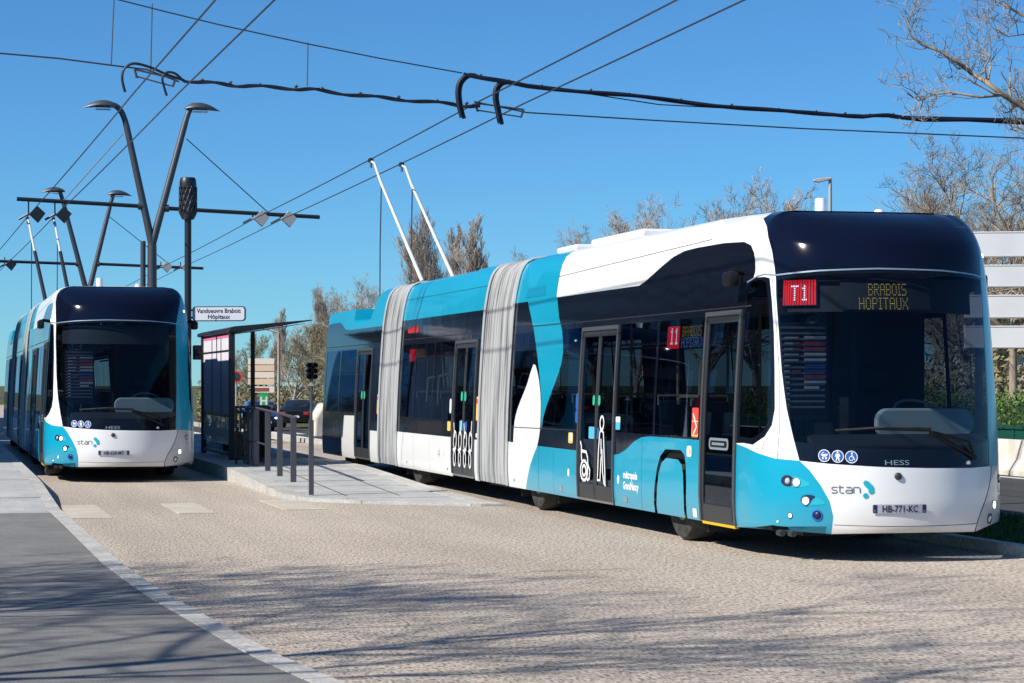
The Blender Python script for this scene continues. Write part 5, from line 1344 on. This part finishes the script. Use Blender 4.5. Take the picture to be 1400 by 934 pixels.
# ------------------------------------------------------------------ cars far up the road
def car(name, label, loc, rz, matk, front=True):
    R = thing(name, label, 'car', loc, rz, 'dark cars on the far road')
    # body lofted from side stations: (y, z_low, z_belt, z_roof, half width low, half width roof)
    st_ = [(-2.1, .35, .62, .62, .62, .60), (-2.02, .25, .72, .74, .78, .70), (-1.5, .22, .82, .88, .86, .74), (-1.05, .22, .90, .98, .88, .72), (-.35, .22, .94, 1.40, .89, .62), (.3, .22, .96, 1.50, .89, .62), (1.2, .22, .98, 1.46, .88, .60), (1.75, .25, .98, 1.10, .85, .62), (2.0, .3, .92, .95, .78, .66), (2.1, .4, .85, .85, .66, .6)]
    vs = []; fs = []
    for y, zl, zb, zr, wl, wr in st_:
        vs += [(-wl * .92, y, zl), (-wl, y, (zl + zb) / 2), (-wl * .98, y, zb), (-wr, y, zr), (0, y, zr + .03), (wr, y, zr), (wl * .98, y, zb), (wl, y, (zl + zb) / 2), (wl * .92, y, zl)]
    K = 9
    for i in range(len(st_) - 1):
        for k in range(K): a = i * K + k; b = i * K + (k + 1) % K; fs.append((a, b, b + K, a + K))
    fs += [tuple(range(K))[::-1], tuple((len(st_) - 1) * K + k for k in range(K))]
    mb = MB(); mb.add(vs, fs); mb.build('body', M[matk], R, smooth=.6)
    mb = MB(); mb.add([(-.66, -1.10, .99), (.66, -1.10, .99), (.57, -.42, 1.37), (-.57, -.42, 1.37)], [(0, 1, 2, 3)]); mb.build('windscreen', M['car_glass'], R); mb = MB(); mb.add([(-.56, 1.27, 1.41), (.56, 1.27, 1.41), (.60, 1.74, 1.13), (-.60, 1.74, 1.13)], [(0, 1, 2, 3)]); mb.build('rear_window', M['car_glass'], R)
    for v in R.children: pass
    for s in (-1, 1):
        mb = MB(); mb.add([(s * .875, -.95, 1.0), (s * .67, -.38, 1.34), (s * .655, 1.2, 1.40), (s * .86, 1.6, 1.03)], [(0, 1, 2, 3)]); mb.build('side_window', M['car_glass'], R)
        for y in (-1.3, 1.3):
            mb = MB(); mb.lathe([(.0, s * .02), (.19, s * .02), (.2, 0), (.31, 0), (.31, -s * .2), (0, -s * .2)], (s * .87, y, .31), 0, 20); mb.build('wheel', M['tyre'], R, smooth=.6)
        mb = MB(); mb.box(s * .58 - .16, s * .58 + .16, -2.09, -1.95, .58, .72); mb.build('headlight', M['lamp'] if front else M['lens'], R, bevel=.03)
        mb = MB(); mb.box(s * .62 - .13, s * .62 + .13, 2.0, 2.11, .70, .86); mb.build('tail_light', M['tail'], R, bevel=.02)
        mb = MB(); mb.box(s * .98 - .09, s * .98 + .09, -.75, -.6, .98, 1.1); mb.build('wing_mirror', M[matk], R, bevel=.02)
    mb = MB(); mb.box(-.26, .26, -2.13, -2.1, .42, .53); mb.build('number_plate', M['panel_white'], R); mb = MB(); mb.box(-.26, .26, 2.1, 2.13, .55, .66); mb.build('number_plate', M['panel_white'], R)
    return R
c1 = atd(356, 540, 112); car('parked_car', 'dark navy car facing the camera with bright headlights, seen through the railing', (c1[0], c1[1], -.73), 0.0, 'car_navy')
c2 = atd(413, 540, 122); car('parked_car', 'black hatchback seen from behind, beside the rear end of the nearer bus', (c2[0], c2[1], -.73), pi - .35, 'car_black', False)

# ------------------------------------------------------------------ signs
def board_sign(nm, label, d, x0, x1, rows, backm, post_px, group=None, legs=1):
    return None
dS = 112.; w0 = atd(339, 490, dS); w1 = atd(375, 527, dS); w = math.dist(w0[:2], w1[:2]); hh = w0[2] - w1[2]
R = thing('direction_board', 'distant direction board with four peach and orange panels above a green plate', 'direction sign', (w0[0], w0[1], 0), -TH)
for i in range(4):
    mb = MB(); z1 = w0[2] - hh * i / 4; mb.box(0, w, -.03, .03, z1 - hh / 4 + .04, z1); mb.build('sign_panel', M['sign_peach' if i % 2 == 0 else 'sign_back'], R)
mb = MB(); mb.box(.25, w, -.02, .02, w1[2] - .36, w1[2] - .05); mb.build('small_panel', M['sign_peach'], R); mb = MB(); mb.box(.3, w * .8, -.03, -.021, w1[2] - .3, w1[2] - .12); mb.build('red_plate', M['sign_red'], R)
for xp in (.35, w - .45): mb = MB(); mb.box(xp, xp + .08, .03, .1, -.8, w0[2]); mb.build('post', M['mid_steel'], R)
gq = atd(355, 538, dS - 1); gz = atd(355, 556, dS - 1)[2]
R = thing('hospital_plate', 'small green plate with a white letter H under the direction board', 'sign', (gq[0], gq[1], 0), -TH)
mb = MB(); mb.box(0, .42, -.02, .02, gz, gq[2]); mb.build('plate', M['sign_green'], R); flat_text('H', .21, gz + .1, .55, R, 'panel_white', -.03, bold=.02)
mb = MB(); mb.tube([(.21, .05, -.8), (.21, .05, gq[2])], .03, 6); mb.build('post', M['mid_steel'], R)
# small distant round sign
q = atd(323, 515, 100.); R = thing('round_sign', 'small distant red round sign on a grey post left of the cars', 'road sign', (q[0], q[1], 0), -TH)
mb = MB(); mb.tube([(0, 0, -.8), (0, 0, q[2])], .04, 6); mb.build('post', M['lgrey'], R); mb = MB(); mb.lathe([(0, -.05), (.28, -.05), (.28, -.03)], (0, 0, q[2]), 1, 20); mb.build('disc', M['decal_red'], R); mb = MB(); mb.lathe([(0, -.06), (.19, -.06)], (0, 0, q[2]), 1, 20); mb.build('disc_centre', M['interior_dark'], R)
# large four-panel board at the right, its supports beyond the frame edge
YB = 27.5; R = thing('direction_sign', 'large direction sign of four blank white slatted boards at the right edge', 'direction sign', (aty(1318, 400, YB)[0], YB, .07), radians(-22))
ox = R.location.x; w = 3.2
for a, b in ((318, 353), (363, 394), (404, 436), (446, 477)):
    z1 = aty(1360, a, YB)[2] - .07; z0 = aty(1360, b, YB)[2] - .07
    mb = MB(); mb.box(0, w, -.03, .03, z0, z1); pb = mb.build('board', M['panel_white'], R, bevel=.01)
    mb = MB(); mb.box(.01, w - .01, -.034, -.03, z1 - .02, z1 - .008); mb.box(.01, w - .01, -.034, -.03, z0 + .008, z0 + .02); mb.build('board_rim', M['lgrey'], pb)
for xp in (.15, w - .5): mb = MB(); mb.box(xp, xp + .1, .032, .12, -.07, 3.55); mb.build('post', M['mid_steel'], R)
# street lamp beyond the near bus roof
q = atd(1135, 243, 60.); R = thing('street_lamp', 'slim grey street lamp rising behind the nearer bus roof', 'street lamp', (q[0], q[1], 0), -TH)
mb = MB(); mb.tube([(0, 0, 0), (0, 0, q[2] - .1)], [.09, .045], 10); mb.build('pole', M['lgrey'], R, smooth=1)
mb = MB(); mb.tube([(0, 0, -.12), (0, 0, .0)], .045, 8); mb.prism([(-.47, -.11), (-.44, -.05), (-.2, .0), (.03, .01), (.04, -.05), (-.14, -.09), (-.3, -.13)], 1, -.09, .09); hd = mb.build('lamp_head', M['lgrey'], R, bevel=.015); hd.location.z = q[2]
q = atd(381, 455, 95.); R = thing('lamp_post', 'pale slender lighting column among the far trees', 'street lamp', (q[0], q[1], 0), -TH)
mb = MB(); mb.tube([(0, 0, -.8), (0, 0, q[2])], [.07, .045], 8); mb.build('pole', M['bark_grey'], R, smooth=1); mb = MB(); mb.tube([(0, 0, q[2]), (-.9, 0, q[2] + .25)], .04, 6); mb.tube([(-.85, 0, q[2] + .22), (-1.3, 0, q[2] + .26)], .08, 6); mb.build('lamp_head', M['lgrey'], R, smooth=1)

# ------------------------------------------------------------------ far side of the road: wall, trough and hedge, blocks
mb = MB(); YW = [(x, y) for x, y in ((0, 0),)]
BX = 18.6
R = None
mb = MB(); y = 10.0; n = 0
while y < 75:
    m_ = MB(); m_.prism([(0, 0), (.5, 0), (.5, .1), (.36, .3), (.30, .64), (.14, .64), (.10, .3), (0, .1)], 1, 0, 3.96)
    if n == 0: b0 = m_.build('concrete_barrier', M['barrier'], None, bevel=.01); o = b0
    else: o = b0.copy(); col.objects.link(o)
    o.location = (BX - .25, y, .0); tag(o, 'pale weathered concrete barrier blocks along the far side of the road', 'barrier', 'concrete barriers along the far road'); y += 4.0; n += 1
R = thing('hedge_trough', 'long dark green trough holding a bright green hedge above the barrier', 'planter', (BX + 1.2, 30, 0))
mb = MB(); mb.box(-.4, .4, -12, 26, 0, .80); mb.box(-.43, .43, -12.03, 26.03, .79, .86)
for k in range(0, 38, 2): mb.box(-.42, -.40, -12 + k, -11.92 + k, 0, .78)
mb.build('trough', M['trough'], R)
rnd = random.Random(9); vs = []; fs = []
for i in range(30000):
    x = rnd.gauss(0, .22); y = rnd.uniform(-11.8, 25.8); hmax = 1.38 + .12 * sin(y * 1.7) + .1 * sin(y * 4.1 + 1); z = rnd.uniform(.78, hmax); s = rnd.uniform(.025, .05)
    a = Vector((rnd.gauss(0, 1), rnd.gauss(0, 1), rnd.gauss(0, 1))).normalized(); b = a.cross(Vector((rnd.gauss(0, 1), rnd.gauss(0, 1), rnd.gauss(0, 1)))).normalized(); c = Vector((x, y, z)); o = len(vs)
    vs += [c - a * s, c + b * s * .5, c + a * s, c - b * s * .5]; fs.append((o, o + 1, o + 2, o + 3))
mb = MB(); mb.add(vs, fs); mb.build('hedge', M['hedge'], R)
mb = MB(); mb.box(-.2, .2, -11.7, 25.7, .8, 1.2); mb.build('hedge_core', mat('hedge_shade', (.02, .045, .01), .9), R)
q = gp(446, 586, .0); q = (q[0], q[1], dip(q[1])); mb = MB(); mb.prism([(-.45, -.4), (.75, -.4), (.62, .75), (.35, .95), (-.1, .9), (-.38, .4)], 1, 0, 1.4); o = mb.build('concrete_block', M['barrier'], None, bevel=.08); o.location = (q[0], q[1], 0); tag(o, 'pale concrete block at the roadside left of the near bus rear', 'concrete block')
# pale low house glimpsed behind the right hand trees
def house(nm, label, x, y, w, dpt, h, rz, mt='wall_pale'):
    R = thing(nm, label, 'building', (x, y, 0), rz)
    mb = MB(); mb.box(0, w, 0, dpt, 0, h); wl = mb.build('wall', M[mt], R)
    mb = MB(); mb.prism([(-.5, h), (w + .5, h), (w * .5, h + 2.4)], 1, -.5, dpt + .5); rf = mb.build('roof', M['roof_tile'], R)
    mb = MB(); mb.box(w * .3, w * .3 + .7, dpt * .4, dpt * .4 + .7, h + .5, h + 2.6); mb.build('chimney', M['wall_pale'], rf)
    for i in range(int(w // 3)):
        for j in range(int(h // 2.8)):
            x0 = 1.0 + i * 3.0; z0 = 1.0 + j * 2.8
            mb = MB(); mb.box(x0, x0 + 1.2, -.03, .02, z0, z0 + 1.3); wn = mb.build('window', M['win_dark'], R)
            mb = MB(); mb.box(x0 - .07, x0, -.05, 0, z0 - .06, z0 + 1.36); mb.box(x0 + 1.2, x0 + 1.27, -.05, 0, z0 - .06, z0 + 1.36); mb.box(x0 + .57, x0 + .63, -.05, -.031, z0, z0 + 1.3); mb.box(x0, x0 + 1.2, -.05, 0, z0 + 1.3, z0 + 1.37); mb.box(x0 - .07, x0 + 1.27, -.09, 0, z0 - .1, z0 - .0); mb.build('frame', M['panel_white'], wn)
    return R
h0 = atd(1342, 525, 105.); house('house', 'pale rendered house half hidden behind the trees at the right edge', h0[0], h0[1], 14, 9, 3.4, -TH)
# ------------------------------------------------------------------ bare trees
def grow(seed, height, r0, style, dens=1.0, tw=.008):
    """returns (trunk MB, crown MB). style: 'spread', 'poplar', 'oval'"""
    rnd = random.Random(seed); tr, cr = MB(), MB()
    def limb(mb, p, d, L_, r, lvl, nseg):
        pts = [p]; rs = [r]; dd = d.copy()
        for i in range(nseg):
            j = Vector((rnd.gauss(0, 1), rnd.gauss(0, 1), rnd.gauss(0, .8))) * (.05 if lvl == 0 else JIT[style])
            up = Vector((0, 0, 1)) * ({'spread': .05, 'poplar': .17, 'oval': .07, 'brush': .06}[style] if lvl > 0 else .03)
            dd = (dd + j + up).normalized(); p = p + dd * (L_ / nseg); pts.append(p); rs.append(max(r * (1 - .75 * (i + 1) / nseg), tw * .8))
        mb.tube(pts, rs, {0: 8, 1: 6, 2: 4}.get(lvl, 3), caps=False)
        return pts, rs
    maxl = 4
    def rec(p, d, L_, r, lvl):
        nseg = {0: 9, 1: 7, 2: 5, 3: 4}.get(lvl, 3)
        pts, rs = limb(tr if lvl == 0 else cr, p, d, L_, r, lvl, nseg)
        if lvl >= maxl: return
        nb = {0: 17, 1: 8, 2: 6, 3: 4}[lvl]
        nb = max(2, int(nb * dens + rnd.random()))
        for k in range(nb):
            t = rnd.uniform(.28 if lvl == 0 else .18, 1.0) if style != 'poplar' or lvl > 0 else rnd.uniform(.1, 1.0)
            f = t * nseg; i = min(int(f), nseg - 1); q = pts[i].lerp(pts[i + 1], f - i)
            ax = (pts[i + 1] - pts[i]).normalized(); side = ax.orthogonal().normalized(); side.rotate(Matrix.Rotation(rnd.uniform(0, 2 * pi), 3, ax))
            ang = {'spread': rnd.uniform(.55, 1.1), 'poplar': rnd.uniform(.2, .5), 'oval': rnd.uniform(.35, .75), 'brush': rnd.uniform(.4, .95)}[style]
            nd = (ax * cos(ang) + side * sin(ang)).normalized()
            if lvl == 0: LL = L_ * {'spread': .62, 'poplar': .40, 'oval': .5, 'brush': .55}[style] * (1.12 - .72 * t) * rnd.uniform(.75, 1.15)
            else: LL = L_ * rnd.uniform(.4, .7) * (1.1 - .4 * t)
            rec(q, nd, LL, max(min(r * .55, rs[i] * .75), tw) if lvl < 3 else tw, lvl + 1)
    rec(Vector((0, 0, 0)), Vector((0, 0, 1)), height, r0, 0)
    return tr, cr
TREES = {}
JIT = {'spread': .15, 'poplar': .07, 'oval': .085, 'brush': .08}
def tree_proto(key, seed, height, r0, style, bk, dens=1.0, twig=1.0):
    tr, cr = grow(seed, height, r0, style, dens, twig)
    TREES[key] = (tr, cr, bk, twig, height)
def place_tree(key, name, label, loc, scale=1.0, rz=0.0, group=None, cat='tree'):
    t = TREES[key]
    if len(t) == 5:
        a = t[0].build('trunk', M[t[2]], None, smooth=1.5); b = t[1].build('crown', M[t[2]], None, smooth=1.5)
        R = thing(name, label, cat, loc, rz, group); a.parent = R; b.parent = R; R.scale = (scale,) * 3
        TREES[key] = (R,); return R
    c = copy_tree(t[0]); c.name = name; c.location = loc; c.rotation_euler = (0, 0, rz); c.scale = (scale,) * 3
    c['label'] = label; c['category'] = cat
    if group: c['group'] = group
    return c
random.seed(3)
tree_proto('oakA', 11, 11, .20, 'brush', 'bark_brown', 1.0, .011)
tree_proto('oakB', 12, 12, .22, 'oval', 'bark_grey', 1.0, .011)
tree_proto('oakC', 21, 10, .20, 'brush', 'bark_ivy', 1.0, .015)
tree_proto('popA', 13, 18, .22, 'poplar', 'bark_grey', 1.25, .014)
tree_proto('popB', 14, 16, .20, 'poplar', 'bark_grey', 1.25, .014)
tree_proto('plane', 15, 11, .20, 'spread', 'bark_pale', 1.0, .009)
tree_proto('shade', 16, 9.0, .07, 'oval', 'bark_grey', .85, .006)
tree_proto('shadeB', 17, 9.0, .07, 'brush', 'bark_grey', .8, .006)
def at_px(px, d): k = (px - 700) / F; return ((px - 700) / F * d * C_ + d * S_, -(px - 700) / F * d * S_ + d * C_, -.8 if d > 85 else 0)
def true_h(key):
    t = TREES[key]
    if len(t) == 5: HGT[key] = max(v[2] for v in t[1].v + t[0].v)
    return HGT[key]
HGT = {}
def by_top(key, nm, label, px, ytop, d, rz, group=None, hgt=None):
    """tree at distance d whose crown reaches the given height"""
    p = at_px(px, d); h = H + (HY - ytop) * d / F - p[2]; return place_tree(key, nm, label, p, h / true_h(key), rz, group)
HG = {'oakA': 11.5, 'oakB': 13.5, 'oakC': 10.5, 'popA': 19.5, 'popB': 17.5, 'plane': 11.5}
bt = lambda key, nm, label, px, yt, d, rz, g='bare trees beyond the road': by_top(key, nm, label, px, yt, d, rz, g, HG[key])
# poplars above the near bus
bt('popA', 'poplar_tree', 'tall bare poplar behind the left collector pole', 597, 272, 185, .3, 'bare poplars behind the near bus')
bt('popB', 'poplar_tree', 'bare poplar right of the collector poles', 641, 288, 190, 1.1, 'bare poplars behind the near bus')
bt('popA', 'poplar_tree', 'shorter bare poplar at the right end of the poplar row', 668, 322, 200, 2.0, 'bare poplars behind the near bus')
bt('popB', 'poplar_tree', 'bare poplar filling the gap between the two tall poplars', 619, 300, 195, 2.6, 'bare poplars behind the near bus')
# trees left of the bus rear
bt('oakB', 'bare_tree', 'dense bare tree rising just behind the rear end of the near bus', 508, 372, 120, .2)
bt('oakA', 'bare_tree', 'broad bare tree left of the near bus rear end', 470, 385, 130, 1.2)
bt('popA', 'poplar_tree', 'tall narrow bare tree above the shelter roof tip', 446, 386, 150, 2.2)
bt('popB', 'poplar_tree', 'slim pointed bare tree above the middle of the shelter roof', 382, 418, 170, .9)
bt('oakC', 'bare_tree', 'ivy covered bare tree behind the far cars', 428, 440, 125, 2.9)
bt('oakB', 'bare_tree', 'bare tree right behind the direction board', 398, 440, 135, 3.6)
bt('oakC', 'bare_tree', 'ivy covered bare tree left of the direction board', 345, 455, 140, 4.2)
bt('oakA', 'bare_tree', 'distant bare tree seen under the shelter roof', 322, 470, 150, .5)
bt('oakC', 'bare_tree', 'low ivy covered tree right of the far cars', 452, 470, 110, 5.1)
bt('oakB', 'bare_tree', 'bare tree glimpsed between the left bus and the shelter wall', 292, 500, 160, 1.9)
bt('oakA', 'bare_tree', 'bare tree half hidden by the rear of the near bus', 540, 392, 140, 2.4)
bt('oakA', 'bare_tree', 'faint bare tree just above the roof before the first bellows', 705, 338, 150, 3.3)
# trees peeping over the white roof
bt('oakA', 'bare_tree', 'bare crown above the roof units of the near bus', 815, 296, 110, .7)
bt('oakB', 'bare_tree', 'thin bare crown between the roof units and the middle of the white roof', 865, 282, 108, 2.9)
bt('oakB', 'bare_tree', 'bare crown over the middle of the white roof', 905, 262, 105, 1.6)
bt('oakA', 'bare_tree', 'bare crown above the front end of the white roof', 965, 244, 95, 4.4)
bt('oakB', 'bare_tree', 'tallest bare crown above the front end of the white roof', 1035, 226, 98, 5.2)
# right hand side
bt('plane', 'bare_tree', 'large pale bare tree behind the white direction sign', 1385, 85, 58, 2.2)
bt('plane', 'bare_tree', 'second pale bare tree left of the large one, above the antennas', 1325, 175, 66, 4.6)
bt('oakA', 'bare_tree', 'brown bare tree between the bus and the large pale tree', 1300, 235, 75, .9)
bt('oakB', 'bare_tree', 'bare tree low behind the front dome of the near bus', 1262, 285, 90, 3.0)
bt('oakA', 'bare_tree', 'brown bare tree below the white direction sign', 1392, 300, 70, 4.9)
bt('oakC', 'bare_tree', 'dense low tree behind the green hedge', 1375, 400, 66, 1.4)
# overhanging tree whose boughs enter at the top right
def bough_tree():
    """near tree standing off the right edge; its low boughs reach over the cable"""
    dB = 31.0; base = Vector(atd(1690, 525, dB)); base.z = 0
    R = thing('plane_tree', 'near pale tree off the right edge whose boughs enter the top right corner', 'tree', tuple(base))
    tr, cr = MB(), MB(); q = lambda x, y, dd=0.0: Vector(atd(x, y, dB + dd)) - base
    tr.tube([Vector((0, 0, 0)), Vector((.1, 0, 2)), q(1690, 260), q(1670, 120), q(1650, -100), q(1640, -300)], [.26, .22, .19, .16, .11, .06], 9)
    rnd = random.Random(8)
    def zig(p, d, L_, r, lvl):
        n = 5; pts = [p]; rs = [r]; dd = d.copy()
        for i in range(n):
            dd = (dd + Vector((rnd.gauss(0, 1), rnd.gauss(0, 1), rnd.gauss(0, 1) + .3)) * .27).normalized(); p = p + dd * L_ / n; pts.append(p); rs.append(max(.0035, r * (1 - .7 * (i + 1) / n)))
        cr.tube(pts, rs, 4 if lvl < 2 else 3, caps=False)
        if lvl < 3:
            for k in range(rnd.randint(3, 5)):
                i = rnd.randint(1, n); s_ = Vector((rnd.gauss(0, 1), rnd.gauss(0, 1), rnd.gauss(0, 1) + .3)).normalized()
                zig(pts[i], (dd * .5 + s_ * .9).normalized(), L_ * rnd.uniform(.35, .65), max(.0045, rs[i] * .65), lvl + 1)
    limbs = [([(1690, 260), (1560, 205), (1480, 172), (1400, 148), (1372, 130), (1345, 110), (1328, 100), (1308, 84), (1285, 70), (1262, 62), (1246, 50), (1237, 26)], .085),
             ([(1372, 130), (1340, 133), (1300, 126), (1276, 129), (1256, 138), (1240, 128)], .035), ([(1350, 114), (1346, 92), (1355, 78), (1340, 62)], .026),
             ([(1660, 120), (1540, 85), (1450, 48), (1400, 22), (1370, 6), (1346, -6)], .06), ([(1500, 65), (1440, 50), (1400, 47), (1378, 50), (1362, 40)], .03),
             ([(1660, 190), (1560, 170), (1480, 200), (1420, 190), (1380, 176)], .05), ([(1640, -60), (1520, -70), (1430, -60), (1380, -30)], .07), ([(1690, 300), (1580, 290), (1500, 250), (1440, 262)], .06)]
    for pts, r in limbs:
        P3 = [q(x, y, rnd.uniform(-.25, .25)) for x, y in pts]; n = len(P3); rs = [max(.008, r * .66 * (1 - .85 * i / (n - 1))) for i in range(n)]
        cr.tube(P3, rs, 6, caps=False)
        for i in range(2, n):
            for k in range(2 if i < n - 1 else 3):
                d = (P3[i] - P3[i - 1]).normalized(); s_ = Vector((rnd.gauss(0, 1), rnd.gauss(0, 1), rnd.gauss(0, 1) + .4)).normalized()
                zig(P3[i].lerp(P3[i - 1], rnd.random()), (d * .7 + s_ * .8).normalized(), rnd.uniform(.4, .8), max(.008, rs[i] * .5), 1)
    tr.build('trunk', M['bark_pale'], R, smooth=1.5); cr.build('crown', M['bark_pale'], R, smooth=1.5)
bough_tree()
# trees on the left pavement, outside the frame, casting the streaky shade
LB = ['bare pavement tree on the left set farthest back from the kerb', 'bare tree on the left pavement nearest the camera', 'bare pavement tree between the near one and the crossing', 'bare pavement tree level with the front of the near bus',
      'bare pavement tree level with the asphalt edge of the crossing', 'bare pavement tree just behind the camera on the left']
for i, (x, y, s, rz) in enumerate(((-9.0, 15.0, 1.05, .4), (-1.6, 9.0, 1.1, 2.1), (-6.5, 10.5, 1.2, 3.7), (-4.6, 14.6, .8, 5.0), (-6.2, 17.4, .85, 1.3), (-3.0, 6.2, 1.15, 2.9))):
    place_tree('shade' if i % 2 else 'shadeB', 'pavement_tree', LB[i], (x, y, .03), s, rz, 'bare pavement trees on the left')
# undergrowth below the far trees
rnd = random.Random(31); vs = []; fs = []
for i in range(26000):
    if i % 3: px = rnd.uniform(270, 560); d = rnd.uniform(138, 160)
    else: px = rnd.uniform(1240, 1440); d = rnd.uniform(60, 80)
    q = at_px(px, d); z = min(abs(rnd.gauss(0, 1)) * 1.1, 2.6) - (.8 if i % 3 else 0); s = rnd.uniform(.06, .16)
    a = Vector((rnd.gauss(0, 1), rnd.gauss(0, 1), rnd.gauss(0, 1))).normalized(); b = a.orthogonal().normalized(); c = Vector((q[0], q[1], z)); o = len(vs)
    vs += [c - a * s, c + b * s * .4, c + a * s, c - b * s * .4]; fs.append((o, o + 1, o + 2, o + 3))
mb = MB(); mb.add(vs, fs); M['scrub'] = mat('scrub', (.08, .08, .03), .9); noise_mix(M['scrub'], (.12, .12, .05), (.30, .25, .13), .6, 4)
tag(mb.build('undergrowth', M['scrub']), kind='stuff')
# unseen blocks added to darken the bus windows and shade the far bus
for i, (y, ln, h) in enumerate(((36, 30, 17.5), (68, 34, 20), (104, 50, 24.0))):
    house('unseen_block', ('lowest unseen block added nearest on the left to shade the far bus', 'middle unseen block of the left row, added as a dark reflection', 'farthest and longest unseen block of the left row, added as a dark reflection')[i], -17, y, ln, 10, h, radians(90), 'brick')
